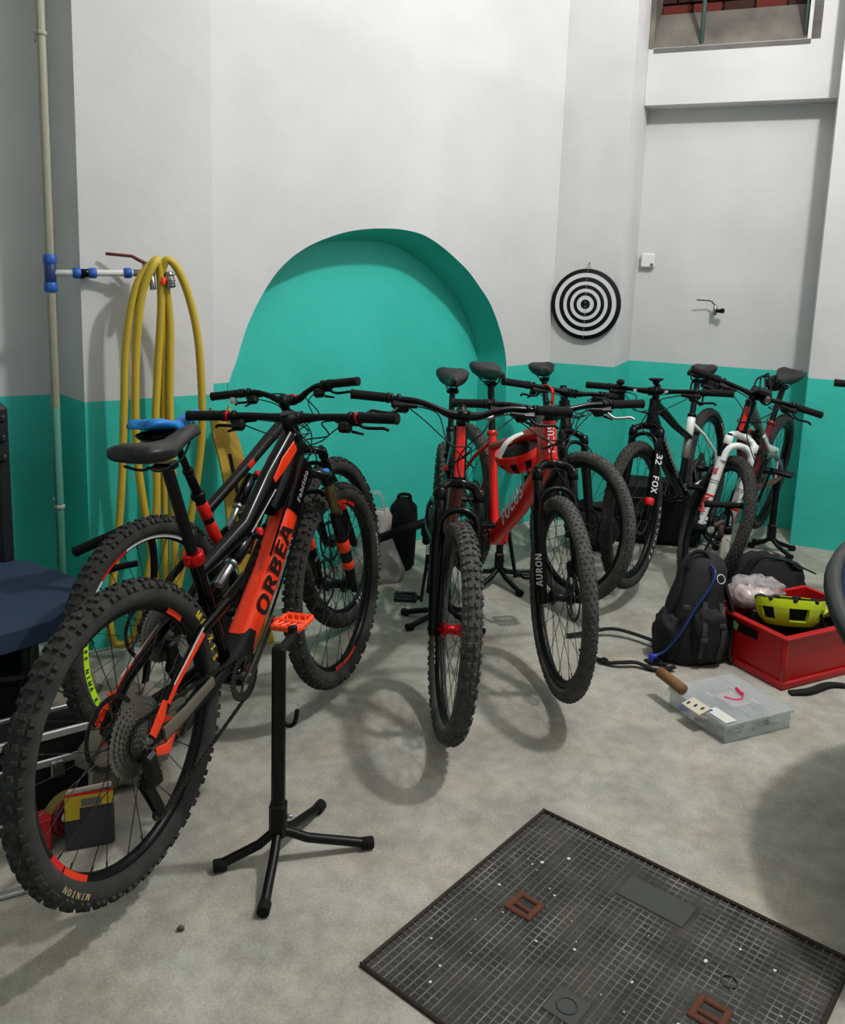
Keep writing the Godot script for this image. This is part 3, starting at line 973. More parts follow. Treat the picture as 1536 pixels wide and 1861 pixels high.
func bike(b: Dictionary) -> Node3D:
	var t := thing("bicycle", b.label, "bicycle", Vector3(b.x, 0, b.z), b.yaw, "bicycles parked in the garage")
	var R: float = b.R
	var T0 := Transform3D(Basis(Vector3.RIGHT, b.lean) * Basis(Vector3.BACK, b.pitch), Vector3(0, b.lift + R, 0))
	var W: float = b.W
	var p0 := V(W, 0) - NF * 0.044
	var S := Transform3D(Basis(AX, b.steer), Vector3.ZERO)
	S.origin = p0 - S.basis * p0
	var T1 := T0 * S
	var by: float = b.by; var bx: float = b.bx
	var bar_y: float = by - b.get("rise", 0.015)
	var axis_at := func(y: float) -> Vector3: return p0 + AX * ((y - p0.y) / AX.y)
	var crown_t: float = b.get("crown", 0.485)
	var h0: Vector3 = p0 + AX * (crown_t + 0.02)          # bottom of head tube
	var h1: Vector3 = axis_at.call(bar_y - b.get("spacers", 0.045))   # top of head tube
	if h1.y < h0.y + 0.08: h1 = h0 + AX * 0.1
	var bb := V(0.435, -0.035)
	var sx: float = b.sx; var sy: float = b.sy
	var clamp_p := V(sx + 0.01, sy - 0.055)
	var sdir := (clamp_p - bb).normalized()
	var st_len: float = b.get("seat_tube", 0.43)
	var st_top := bb + sdir * st_len
	var fm: Material = b.frame
	var kind: String = b.get("kind", "hardtail")
	# ---- wheels
	wheel(b, t, T0, false)
	wheel(b, t, T1 * at(V(W, 0)), true)
	# ---- frame: bottom bracket shell and seat tube, then the other tubes as its children
	var st := st0()
	cyl(st, bb + V(0, 0, -0.046), bb + V(0, 0, 0.046), 0.028, 20, 0.004)
	var stw: float = b.get("st_w", 0.036)
	beam(st, [bb + sdir * 0.0, bb + sdir * 0.12, st_top], [stw * 1.3, stw, stw], [stw * 1.6, stw, stw], 2.0, 16)
	cyl(st, st_top - sdir * 0.012, st_top + sdir * 0.012, stw * 0.5 + 0.006, 16)
	var fr := part("frame", done(st), b.get("st_mat", fm), t, T0)
	var dtw: float = b.get("dt_w", 0.058); var dth: float = b.get("dt_h", 0.062)
	var dmid := h0 * 0.5 + bb * 0.5 + V(0.012, -0.012)
	st = st0()
	var dt0 := h0 + AX * 0.03 - NF * 0.01
	beam(st, [dt0, dt0.lerp(dmid, 0.3) + V(0.004, -0.006), dmid, bb.lerp(dmid, 0.35), bb + V(0.01, 0.0)], [dtw * 0.8, dtw, dtw, dtw * 1.05, dtw * 1.15], [dth * 1.1, dth, dth, dth, dth * 0.9], b.get("dt_pw", 2.6))
	var dt := part("down_tube", done(st), b.get("dt_mat", fm), fr)
	st = st0()
	var tt0 := h1 - AX * 0.022 - NF * 0.012
	var ttj: Vector3 = bb + sdir * (st_len - b.get("tt_drop", 0.03))
	var tmid := tt0.lerp(ttj, 0.55) + V(0, b.get("tt_sag", -0.008))
	beam(st, [tt0, tt0.lerp(tmid, 0.5) + V(0, 0.004), tmid, ttj], [0.05, 0.046, 0.042, 0.038], b.get("tt_h", [0.05, 0.042, 0.036, 0.034]), 2.6)
	part("top_tube", done(st), b.get("tt_mat", fm), fr)
	st = st0()
	lathe(st, [[0.0, -0.004], [0.027, -0.004], [0.0285, 0.004], [0.0255, 0.02], [0.0245, (h1 - h0).length() - 0.02], [0.0265, (h1 - h0).length() - 0.006], [0.0265, (h1 - h0).length()], [0.0, (h1 - h0).length()]], at(h0, along(AX)), 22)
	var ht := part("head_tube", done(st), b.get("ht_mat", fm), fr)
	# ---- rear triangle
	for s in [-1.0, 1.0]:
		st = st0()
		var e := V(0, 0, s * 0.068)
		if kind == "hardtail":
			beam(st, [bb + V(-0.02, 0.0, s * 0.03), V(0.3, -0.03, s * 0.042), V(0.12, -0.012, s * 0.064), e], [0.018, 0.018, 0.016, 0.012], [0.034, 0.026, 0.022, 0.03], 2.4, 12)
			part("chain_stay", done(st), b.get("cs_mat", fm), fr)
			st = st0()
			var j: Vector3 = bb + sdir * (st_len - 0.05)
			beam(st, [e, V(0.05, 0.12, s * 0.066), j.lerp(V(0.05, 0.12), 0.35) + V(0, 0, s * 0.05), j + V(-0.01, 0.0, s * 0.016)], [0.012, 0.014, 0.015, 0.014], [0.022, 0.018, 0.018, 0.022], 2.2, 12)
			part("seat_stay", done(st), b.get("ss_mat", fm), fr)
		else:
			var rk := bb + V(-0.055, 0.235, 0)
			beam(st, [bb + V(-0.025, 0.05, s * 0.032), V(0.3, 0.0, s * 0.046), V(0.12, -0.006, s * 0.066), e], [0.02, 0.02, 0.018, 0.014], [0.042, 0.034, 0.028, 0.036], 2.8, 12)
			part("chain_stay", done(st), b.get("cs_mat", fm), fr)
			st = st0()
			beam(st, [e, V(0.1, 0.09, s * 0.067), V(0.24, 0.17, s * 0.056), rk + V(0.0, 0.0, s * 0.044)], [0.014, 0.016, 0.018, 0.022], [0.03, 0.026, 0.028, 0.034], 2.8, 12)
			var ss := part("seat_stay", done(st), b.get("ss_mat", fm), fr)
			if b.has("stay_panel"):
				st = st0()
				beam(st, [V(0.06, 0.062, s * 0.0775), V(0.1, 0.095, s * 0.0755), V(0.235, 0.168, s * 0.0665)], [0.002, 0.002, 0.002], [0.014, 0.017, 0.014], 6.0, 8)
				part("stay_panel", done(st), b.stay_panel, t, T0)
	if kind == "full":
		# rocker link and shock
		st = st0()
		var rk := bb + V(-0.055, 0.235, 0)
		var rk2 := bb + V(0.055, 0.275, 0)
		for s in [-1.0, 1.0]:
			beam(st, [rk + V(0, 0, s * 0.036), rk2 + V(0, 0, s * 0.033)], [0.008, 0.008], [0.034, 0.03], 3.0, 10)
			cyl(st, rk + V(0, 0, s * 0.03), rk + V(0, 0, s * 0.045), 0.012, 12)
		part("rocker_link", done(st), M.black_satin, t, T0)
		st = st0()
		var sh0 := rk + V(0.02, 0.03); var sh1 := tmid.lerp(tt0, 0.15) + V(0.0, -0.045)
		var sd := (sh1 - sh0)
		cyl(st, sh0 + sd * 0.04, sh0 + sd * 0.5, 0.0135, 14)
		cyl(st, sh0 + sd * 0.36, sh0 + sd * 0.41, 0.021, 14)
		var sk := part("shock", done(st), M.steel, t, T0)
		st = st0()
		cyl(st, sh0 + sd * 0.45, sh1 - sd * 0.08, 0.023, 16)
		cyl(st, sh1 - sd * 0.1 + V(0, 0, -0.02), sh1 - sd * 0.1 + V(0, 0, 0.03), 0.012, 12)
		part("shock_can", done(st), M.black_gloss, sk)
		st = st0()
		cyl(st, sh1 - sd * 0.06 + V(0, 0.004, 0.018), sh1 - sd * 0.06 + V(0, 0.004, 0.036), 0.012, 12)
		part("shock_dial", done(st), M.red_decal, sk)
	# ---- seat post and saddle
	st = st0()
	var drop: float = b.get("dropper", 0.0)
	tube(st, [st_top - sdir * 0.02, clamp_p + sdir * 0.004], 0.0155 if drop == 0.0 else 0.0125, 16)
	if drop > 0.0:
		cyl(st, st_top - sdir * 0.01, clamp_p - sdir * drop, 0.0165, 16)
		cyl(st, clamp_p - sdir * drop - sdir * 0.02, clamp_p - sdir * drop, 0.0185, 16)
	part("seat_post", done(st), b.get("post_mat", M.black_satin), t, T0)
	var sb := T0 * Transform3D(Basis(Vector3.BACK, b.get("tilt", 0.05)), V(sx, sy))
	var sa := part("saddle", cached("saddle%.1f" % b.get("slim", 1.0), saddle_mesh.bind(b.get("slim", 1.0))), b.get("saddle", M.saddle_black), t, sb)
	part("saddle_rail", cached("rail", rail_mesh), M.black_gloss, sa)
	if b.has("saddle_under"):
		st = st0()
		lathe(st, [[0.0, -0.034], [0.045, -0.03], [0.06, -0.014], [0.062, -0.006]], Transform3D(Basis(Vector3(1.15, 0, 0), Vector3.UP, Vector3(0, 0, 1.0)), V(-0.07, -0.012)), 18)
		part("saddle_shell", done(st), b.saddle_under, sa)
	# ---- fork (turns with the steering)
	st = st0()
	var ax0 := V(W, 0)
	for s in [-1.0, 1.0]:
		var z := V(0, 0, s * 0.067)
		var a := ax0 + z
		tube(st, [a - AX * 0.022, a + AX * 0.03, a + AX * 0.12, a + AX * 0.27, a + AX * 0.315], [0.014, 0.0175, 0.0205, 0.0225, 0.0235], 16)
		box(st, at(a + V(0, 0, -s * 0.012), along(AX)), Vector3(0.03, 0.04, 0.018), 0.005)
	# brace over the tyre
	var brace := []
	for i in 13:
		var q := PI * i / 12
		brace.append(ax0 + AX * (0.30 + 0.094 * pow(sin(q), 0.55)) + NF * 0.016 + V(0, 0, -cos(q) * 0.067))
	tube(st, brace, b.get("brace_r", 0.0095), 10)
	var fk := part("fork", done(st), b.fork, t, T1)
	for s in [-1.0, 1.0]:
		st = st0()
		var a := ax0 + V(0, 0, s * 0.067)
		cyl(st, a + AX * 0.31, a + AX * (crown_t - 0.045), 0.0168, 16)
		part("stanchion", done(st), b.get("stanchion", M.black_gloss), fk)
	st = st0()
	var cr := ax0 + AX * (crown_t - 0.012)
	for s in [-1.0, 1.0]:
		cyl(st, cr + V(0, 0, s * 0.067) - AX * 0.05, cr + V(0, 0, s * 0.067) - AX * 0.006, 0.0205, 16, 0.004)
	var crp := []
	for i in 13:
		var q := PI * i / 12
		crp.append(cr + AX * (-0.024 + 0.042 * pow(sin(q), 0.9)) - NF * (0.036 * sin(q)) + V(0, 0, -cos(q) * 0.068))
	tube(st, crp, [0.0145, 0.0165, 0.016, 0.0155, 0.016, 0.019, 0.0225, 0.019, 0.016, 0.0155, 0.016, 0.0165, 0.0145], 12)
	part("fork_crown", done(st), b.get("crown_mat", M.black_gloss), fk)
	st = st0()
	cyl(st, cr + V(0, 0, 0.067) - AX * 0.008, cr + V(0, 0, 0.067) + AX * 0.006, 0.0125, 12)
	part("fork_knob", done(st), b.get("knob_mat", M.black_satin), fk)
	st = st0()
	cyl(st, ax0 + V(0, 0, -0.082), ax0 + V(0, 0, 0.086), 0.0085, 12)
	part("axle", done(st), M.black_satin, fk)
	st = st0()
	box(st, at(ax0 + V(-0.055, 0.085, -0.052), Basis(Vector3.BACK, 0.5)), Vector3(0.035, 0.06, 0.03), 0.006)
	part("brake_caliper", done(st), M.black_satin, fk)
	for d in b.get("fork_text", []):
		# [text, t along the leg, height, material, side (+1 right, -1 left), facing angle]
		var s: float = d[4]
		var fa: float = d[5]
		var nn := (NF * cos(fa) + V(0, 0, s * sin(fa))).normalized()
		var xx: Vector3 = AX * d[6]
		part("fork_lettering", text_mesh(d[0], d[2]), d[3], fk, Transform3D(Basis(xx, nn.cross(xx), nn), ax0 + V(0, 0, s * 0.067) + AX * d[1] + nn * 0.0238))
	for d in b.get("fork_band", []):
		# [t0, t1, radius, material, side]
		st = st0()
		var a: Vector3 = ax0 + V(0, 0, d[4] * 0.067)
		cyl(st, a + AX * d[0], a + AX * d[1], d[2], 18, 0.001)
		part("fork_band", done(st), d[3], fk)
	# ---- handlebar, stem, grips, levers
	var bh: float = b.bh
	var ctr := V(bx, bar_y)
	st = st0()
	var bp := []
	var rise: float = by - bar_y
	for q in [[1.0, -0.045, 1.0], [0.62, -0.026, 1.0], [0.42, -0.018, 0.95], [0.26, -0.006, 0.55], [0.15, 0.0, 0.12], [0.08, 0.0, 0.0], [0.0, 0.0, 0.0]]:
		bp.append(ctr + V(q[1], rise * q[2], -q[0] * bh))
	for i in range(5, -1, -1):
		bp.append(Vector3(bp[i].x, bp[i].y, -bp[i].z))
	var sp := spline(bp, 4)
	var rr := []
	for p in sp: rr.append(0.0112 if absf(p.z) > 0.09 else lerp(0.0162, 0.0112, clamp((absf(p.z) - 0.04) / 0.05, 0.0, 1.0)))
	tube(st, sp, rr, 12)
	var hb := part("handlebar", done(st), b.get("bar_mat", M.black_gloss), t, T1)
	st = st0()
	var stt: Vector3 = axis_at.call(bar_y - 0.004)
	var hd := (ctr - stt)
	cyl(st, h1 + AX * 0.001, stt + AX * 0.026, 0.0175, 16)
	cyl(st, stt - AX * 0.02, stt + AX * 0.02, 0.02, 16)
	tube(st, [stt, stt + hd * 0.5, ctr], [0.019, 0.016, 0.018], 12)
	cyl(st, ctr + V(0, 0, -0.022), ctr + V(0, 0, 0.022), 0.021, 16)
	for s in [-1.0, 1.0]:
		for u in [-1.0, 1.0]:
			cyl(st, ctr + V(0.012, u * 0.016, s * 0.014), ctr + V(0.026, u * 0.016, s * 0.014), 0.005, 8)
	var sm := part("stem", done(st), b.get("stem_mat", M.black_satin), hb)
	st = st0()
	cyl(st, stt + AX * 0.026, stt + AX * 0.031, 0.0165, 16)
	part("stem_cap", done(st), b.get("cap_mat", M.black_gloss), hb)
	for s in [-1.0, 1.0]:
		var o := ctr + V(-0.045, rise, s * bh)
		var i2 := o.lerp(ctr + V(-0.02, rise, s * bh * 0.45), 0.135 / (bh * 0.55))
		st = st0()
		grip_mesh(st, i2, o)
		part("grip", done(st), M.black_rubber, hb)
		var du := (i2 - o).normalized()
		st = st0()
		cyl(st, i2 + du * 0.002, i2 + du * 0.011, 0.0185, 14)
		part("grip_collar", done(st), b.get("collar_mat", M.black_satin), hb)
		# brake lever: clamp, master cylinder, blade
		st = st0()
		var c := i2 + du * 0.03
		var fwd := V(0.82, -0.57)
		cyl(st, c - du * 0.007, c + du * 0.007, 0.0185, 14)
		tube(st, [c + fwd * 0.022 - du * 0.02, c + fwd * 0.03 + du * 0.02, c + fwd * 0.026 + du * 0.065], [0.011, 0.0105, 0.008], 10)
		box(st, at(c + fwd * 0.026 + V(0.0, -0.004), along(du)), Vector3(0.03, 0.05, 0.022), 0.007)
		box(st, at(c - V(0.01, 0.03) + du * 0.018, along(du, V(0.3, 1.0))), Vector3(0.034, 0.044, 0.036), 0.009)
		tube(st, [c - V(0.0, 0.045) + du * 0.0, c - V(-0.02, 0.055) - du * 0.035], [0.005, 0.004], 8)
		var lv := part("brake_lever", done(st), M.black_satin, hb)
		st = st0()
		var bl := spline([c + fwd * 0.045 - du * 0.005, c + fwd * 0.07 - du * 0.025, c + fwd * 0.072 - du * 0.06, c + fwd * 0.07 - du * 0.09, c + fwd * 0.082 - du * 0.105], 4)
		tube(st, bl, 0.0055, 8)
		part("lever_blade", done(st), b.get("blade_mat", M.black_satin), lv)
		# hoses sweeping down to the frame and the fork
		st = st0()
		var tail := c + fwd * 0.026 + du * 0.065
		var dest: Vector3 = h0 + AX * 0.04 + V(-0.02, 0, s * 0.034) if s > 0 else ax0 + AX * 0.33 + V(-0.02, 0, -0.08)
		tube(st, spline([tail, tail + du * 0.07 + V(0.03, -0.015), ctr + V(0.1 + 0.02 * s, -0.055 - 0.02 * s, s * 0.06), ctr + V(0.105, -0.12 + 0.03 * s, -s * 0.02), dest + V(0.06, 0.02, 0), dest], 7), 0.0026, 6)
		var tail2 := c - V(0.01, 0.03) + du * 0.04
		var dest2 := h0 + AX * 0.06 + V(-0.01, 0, -s * 0.032)
		tube(st, spline([tail2, tail2 + du * 0.06 + V(0.04, -0.035), ctr + V(0.085, -0.09, s * 0.045), dest2 + V(0.07, 0.0, -s * 0.01), dest2], 7), 0.0022, 6)
		part("cable", done(st), M.black_satin, hb)
	# ---- cranks, pedals, chain
	var ca: float = deg_to_rad(b.get("crank", -20.0))
	st = st0()
	gear(st, 32, 0.0655, 0.045, 0.048, 0.003)
	for k in 4:
		var a := ca + TAU * k / 4 + 0.4
		box(st, at(V(cos(a) * 0.03, sin(a) * 0.03, 0.05), Basis(Vector3.BACK, a)), Vector3(0.05, 0.012, 0.005), 0.002)
	cyl(st, V(0, 0, -0.07), V(0, 0, 0.076), 0.0145, 16)
	var ck := part("crankset", done(st), M.steel_dark, t, T0 * at(bb))
	for s in [-1.0, 1.0]:
		var dv: Vector3 = V(cos(ca), sin(ca)) * s
		st = st0()
		beam(st, [V(0, 0, s * 0.066) - dv * 0.015, V(0, 0, s * 0.07) + dv * 0.04, V(0, 0, s * 0.078) + dv * 0.14, V(0, 0, s * 0.08) + dv * 0.185], [0.016, 0.014, 0.013, 0.013], [0.036, 0.03, 0.026, 0.024], 2.6, 12)
		part("crank_arm", done(st), b.get("crank_mat", M.black_gloss), ck)
		part("pedal", cached("pedal", pedal_mesh), b.get("pedal_mat", M.black_satin), ck, Transform3D(Basis(Vector3.UP, 0.0 if s > 0 else PI) * Basis(Vector3.BACK, b.get("pedal_tilt", 0.1) * s), dv * 0.172 + V(0, 0, s * 0.147)))
	var zc := 0.0495
	var cg: float = b.get("gear_r", 0.05)
	var pl := V(0.035, -0.2); var pu := V(-0.012, -0.105)
	var path := []
	path += arc(Vector2(bb.x, bb.y), 0.0675, 100.0, -95.0, zc, 14)
	path += arc(Vector2(pl.x, pl.y), 0.02, -75.0, -215.0, zc, 8)
	path += arc(Vector2(pu.x, pu.y), 0.02, -25.0, 95.0, zc, 6)
	path += arc(Vector2(0, 0), cg, 290.0, 100.0, zc, 14)
	part("chain", link_chain(path), M.chain, t, T0)
	st = st0()
	box(st, at(V(-0.015, -0.055, 0.072), Basis(Vector3.BACK, 0.2)), Vector3(0.04, 0.07, 0.03), 0.008)
	box(st, at(V(0.0, -0.1, 0.062)), Vector3(0.055, 0.04, 0.034), 0.009)
	for z in [0.042, 0.058]:
		beam(st, [pu + V(0, 0, z), pl + V(0, 0, z)], [0.003, 0.003], [0.03, 0.026], 4.0, 8)
	for p in [pu, pl]:
		gear_at(st, p)
	part("derailleur", done(st), M.black_satin, t, T0)
	# ---- frame lettering: [text, tube, position 0..1, height, material, side, font]
	for d in b.get("frame_text", []):
		var s: float = d[5]
		if d[1] == "down":
			var dirv := (dt0 - bb).normalized() * s
			var zz := V(0, 0, s)
			var pos: Vector3 = bb.lerp(dt0, d[2]) + V(0.008, -0.009)
			part("lettering", text_mesh(d[0], d[3], 0.0015, d[6] if d.size() > 6 else null), d[4], dt, Transform3D(Basis(dirv, zz.cross(dirv), zz), pos + zz * (dtw * 0.5 + 0.0012)))
		else:
			var nn := (NF * cos(d[6]) + V(0, 0, sin(d[6]))).normalized()
			part("lettering", text_mesh(d[0], d[3]), d[4], ht, Transform3D(Basis(AX, nn.cross(AX), nn), h0.lerp(h1, d[2]) + nn * 0.0262))
	if b.has("extra"):
		b.extra.call(t, T0, T1, {"bb": bb, "h0": h0, "h1": h1, "st_top": st_top, "sdir": sdir, "ctr": ctr, "dt0": dt0, "tt0": tt0, "ttj": ttj, "tmid": tmid, "ax0": ax0, "W": W, "bh": bh, "fr": fr, "dt": dt, "hb": hb, "dtw": dtw, "dth": dth, "sx": sx, "sy": sy})
	return t

func gear_at(st: SurfaceTool, p: Vector3) -> void:
	flat(st)
	var n := 22
	for i in n:
		var a0 := TAU * i / n; var a1 := TAU * (i + 1) / n
		var r0 := 0.018 if i % 2 == 0 else 0.015
		for z in [0.047, 0.052]:
			tri(st, p + V(0, 0, z), p + V(cos(a0) * r0, sin(a0) * r0, z), p + V(cos(a1) * r0, sin(a1) * r0, z))
		quad(st, p + V(cos(a0) * r0, sin(a0) * r0, 0.047), p + V(cos(a1) * r0, sin(a1) * r0, 0.047), p + V(cos(a1) * r0, sin(a1) * r0, 0.052), p + V(cos(a0) * r0, sin(a0) * r0, 0.052))

# ---------------------------------------------------------------- the eight bicycles
func orange_extra(t: Node3D, T0: Transform3D, _T1: Transform3D, k: Dictionary) -> void:
	# black cowl at the head, orange top panel, pin stripes and guards of the nearest bicycle
	var fr: Node = k.fr
	var st := st0()
	var h0: Vector3 = k.h0; var h1: Vector3 = k.h1; var dt0: Vector3 = k.dt0; var bb: Vector3 = k.bb
	var tt0: Vector3 = k.tt0; var tmid: Vector3 = k.tmid
	beam(st, [h1 - AX * 0.05, dt0.lerp(bb, 0.12) + V(-0.03, 0.03), dt0.lerp(bb, 0.3) + V(-0.05, 0.045)], [0.056, 0.066, 0.052], [0.085, 0.12, 0.05], 3.0)
	part("head_cowl", done(st), M.black_gloss, fr)
	st = st0()
	beam(st, [dt0.lerp(bb, -0.02) + V(0.004, -0.008), dt0.lerp(bb, 0.235) + V(0.01, -0.012)], [0.0765, 0.0765], [0.128, 0.11], 3.4)
	part("down_tube_cover", done(st), M.black_gloss, fr)
	for s in [-1.0, 1.0]:
		st = st0()
		var a := tt0.lerp(tmid, 0.12); var b2 := tt0.lerp(tmid, 0.52)
		beam(st, [a + V(0.02, 0.012, s * 0.0262), a.lerp(b2, 0.5) + V(0, 0.012, s * 0.0258), b2 + V(0, 0.012, s * 0.0235)], [0.003, 0.003, 0.003], [0.046, 0.044, 0.02], 5.0, 8)
		part("top_panel", done(st), M.orange, fr)
		st = st0()
		var q := tmid + V(0, -0.012, s * 0.0225)
		beam(st, [tt0.lerp(tmid, 0.5) + V(0, -0.02, s * 0.024), q], [0.002, 0.002], [0.004, 0.004], 4.0, 6)
		part("pinstripe", done(st), M.white_decal, fr)
		st = st0()
		beam(st, [V(0.085, 0.098, s * 0.078), V(0.235, 0.184, s * 0.0665)], [0.002, 0.002], [0.0035, 0.0035], 4.0, 6)
		part("pinstripe", done(st), M.white_decal, fr)
		# black edge along the down tube
		st = st0()
		beam(st, [dt0.lerp(bb, 0.14) + V(0.045, -0.05, s * 0.035), dt0.lerp(bb, 0.55) + V(0.052, -0.05, s * 0.035), dt0.lerp(bb, 0.92) + V(0.04, -0.045, s * 0.037)], [0.003, 0.003, 0.003], [0.014, 0.012, 0.014], 4.0, 8)
		part("edge_stripe", done(st), M.black_gloss, fr)
		st = st0()
		beam(st, [dt0.lerp(bb, 0.2) + V(-0.028, 0.03, s * 0.034), dt0.lerp(bb, 0.5) + V(-0.026, 0.03, s * 0.035)], [0.003, 0.003], [0.016, 0.01], 4.0, 8)
		part("edge_stripe", done(st), M.black_gloss, fr)
	part("lettering", text_mesh("Fabrizio", 0.02, 0.001, font_serif), M.white_decal, fr, Transform3D(Basis(V(0.62, 0.78), V(-0.78, 0.62), Vector3.BACK), dt0.lerp(bb, 0.1) + V(0.008, -0.012, 0.0392)))
	st = st0()
	var stp: Vector3 = k.st_top; var sdr: Vector3 = k.sdir
	cyl(st, stp - sdr * 0.016, stp + sdr * 0.016, 0.0285, 20, 0.003)
	box(st, at(stp + V(-0.03, 0, 0)), Vector3(0.014, 0.026, 0.02), 0.004)
	part("seat_clamp", done(st), M.red_anodised, fr)
	# motor cover at the bracket
	st = st0()
	beam(st, [bb + V(-0.02, 0.02), bb + V(0.05, 0.05), bb + V(0.09, 0.1)], [0.086, 0.084, 0.076], [0.085, 0.09, 0.06], 3.2)
	part("motor_cover", done(st), M.black_matt, fr)
	# muddy chain stay guard and orange dropout
	st = st0()
	beam(st, [V(0.035, -0.004, 0.078), V(0.13, 0.008, 0.075), V(0.27, 0.024, 0.06)], [0.01, 0.012, 0.012], [0.04, 0.034, 0.03], 3.0, 10)
	part("chain_stay_guard", done(st), M.mud, t, T0)
	for s in [-1.0, 1.0]:
		st = st0()
		beam(st, [V(-0.005, 0.012, s * 0.077), V(0.03, 0.045, s * 0.077), V(0.05, 0.075, s * 0.076)], [0.006, 0.006, 0.005], [0.03, 0.035, 0.02], 4.0, 8)
		beam(st, [V(0.0, -0.03, s * 0.077), V(0.05, -0.045, s * 0.075), V(0.075, -0.015, s * 0.074)], [0.006, 0.007, 0.006], [0.02, 0.032, 0.02], 4.0, 8)
		part("dropout", done(st), M.orange, t, T0)

func red_black_extra(_t: Node3D, _T0: Transform3D, _T1: Transform3D, k: Dictionary) -> void:
	# red sleeves on the seat tube and flashes along the top tube of the bicycle behind
	var fr: Node = k.fr
	var st_top: Vector3 = k.st_top; var sdir: Vector3 = k.sdir
	var st := st0()
	cyl(st, st_top - sdir * 0.09, st_top - sdir * 0.03, 0.0215, 18, 0.001)
	cyl(st, st_top - sdir * 0.21, st_top - sdir * 0.11, 0.0215, 18, 0.001)
	part("seat_tube_band", done(st), M.red, fr)
	for s in [-1.0, 1.0]:
		st = st0()
		var a: Vector3 = k.tt0; var b2: Vector3 = k.tmid
		beam(st, [a.lerp(b2, 0.04) + V(0, 0.004, s * 0.0255), a.lerp(b2, 0.2) + V(0, 0.004, s * 0.025)], [0.002, 0.002], [0.022, 0.012], 4.0, 8)
		beam(st, [a.lerp(b2, 0.9) + V(0, 0.004, s * 0.0215), a.lerp(b2, 1.02) + V(0, 0.004, s * 0.021)], [0.002, 0.002], [0.022, 0.02], 4.0, 8)
		part("frame_flash", done(st), M.red, fr)
	st = st0()
	beam(st, [V(0.12, 0.105, 0.0765), V(0.175, 0.135, 0.072)], [0.002, 0.002], [0.018, 0.012], 4.0, 8)
	part("stay_flash", done(st), M.red_decal, fr)
	# red clamp on the stem and the silver bell at the left grip
	st = st0()
	var ctr: Vector3 = k.ctr
	box(st, at(ctr + V(0.012, 0.002, 0), Basis(Vector3.BACK, -0.5)), Vector3(0.03, 0.042, 0.05), 0.006)
	part("stem_faceplate", done(st), M.red_anodised, k.hb)
	st = st0()
	var bh: float = k.bh
	cyl(st, ctr + V(-0.03, 0.012, -bh * 0.72), ctr + V(-0.03, 0.042, -bh * 0.72), 0.016, 16, 0.004)
	part("bell", done(st), M.white_decal, k.hb)

func dark_red_extra(_t: Node3D, _T0: Transform3D, _T1: Transform3D, k: Dictionary) -> void:
	# red front face on the head tube between black flanks, red stripe down the down tube
	var st := st0()
	var h0: Vector3 = k.h0; var h1: Vector3 = k.h1
	beam(st, [h0 + NF * 0.02 + AX * 0.005, h1 + NF * 0.02 - AX * 0.005], [0.036, 0.032], [0.018, 0.018], 3.0, 12)
	part("head_panel", done(st), M.red, k.fr)

func red_extra(_t: Node3D, _T0: Transform3D, _T1: Transform3D, k: Dictionary) -> void:
	var st := st0()
	var h0: Vector3 = k.h0; var h1: Vector3 = k.h1
	beam(st, [h1 - AX * 0.012 - NF * 0.03, h0 - AX * 0.0 - NF * 0.05], [0.05, 0.05], [0.09, 0.11], 3.4, 14)
	part("head_gusset", done(st), M.red, k.fr)
	st = st0()
	var bb: Vector3 = k.bb
	cyl(st, bb + V(0, -0.005, -0.05), bb + V(0, -0.005, 0.05), 0.034, 20)
	part("bracket_shell", done(st), M.red, k.fr)

func white_tail_extra(_t: Node3D, _T0: Transform3D, _T1: Transform3D, k: Dictionary) -> void:
	var st := st0()
	var st_top: Vector3 = k.st_top; var sdir: Vector3 = k.sdir; var bb: Vector3 = k.bb
	cyl(st, st_top - sdir * 0.11, st_top - sdir * 0.01, 0.0222, 18, 0.001)
	part("seat_tube_band", done(st), M.white_paint, k.fr)
	st = st0()
	cyl(st, st_top - sdir * 0.24, st_top - sdir * 0.13, 0.0222, 18, 0.001)
	part("seat_tube_band", done(st), M.grey_paint, k.fr)
	# slanted white bars along the down tube on both sides
	var dt0: Vector3 = k.dt0
	var w: float = k.dtw
	for s in [-1.0, 1.0]:
		st = st0()
		for i in 11:
			var p := dt0.lerp(bb, 0.16 + i * 0.055) + V(0.008, -0.009, s * (w * 0.5 + 0.0006))
			box(st, at(p, Basis(Vector3.BACK, 0.1)), Vector3(0.011, 0.045, 0.0014))
		part("frame_stripe", done(st), M.grey_decal, k.dt)
	# round mount on the stem and the bell on the bar
	st = st0()
	var ctr: Vector3 = k.ctr
	lathe(st, [[0.0, 0.03], [0.012, 0.03], [0.02, 0.046], [0.034, 0.052], [0.036, 0.058], [0.0, 0.06]], at(ctr + V(-0.03, 0, 0)), 20)
	part("phone_mount", done(st), M.black_matt, k.hb)
	st = st0()
	cyl(st, ctr + V(0, 0.006, 0.17), ctr + V(0, 0.024, 0.17), 0.009, 12)
	lathe(st, [[0.0, 0.02], [0.014, 0.022], [0.02, 0.03], [0.02, 0.04], [0.012, 0.048], [0.0, 0.05]], at(ctr + V(0.0, 0, 0.17)), 16)
	part("bell", done(st), M.black_matt, k.hb)
	st = st0()
	box(st, at(ctr + V(0.0118, 0.0, 0.09)), Vector3(0.002, 0.014, 0.016))
	box(st, at(ctr + V(0.0125, 0.0, -0.06), Basis(Vector3.RIGHT, 0.4)), Vector3(0.002, 0.012, 0.03))
	part("bar_sticker", done(st), M.white_decal, k.hb)

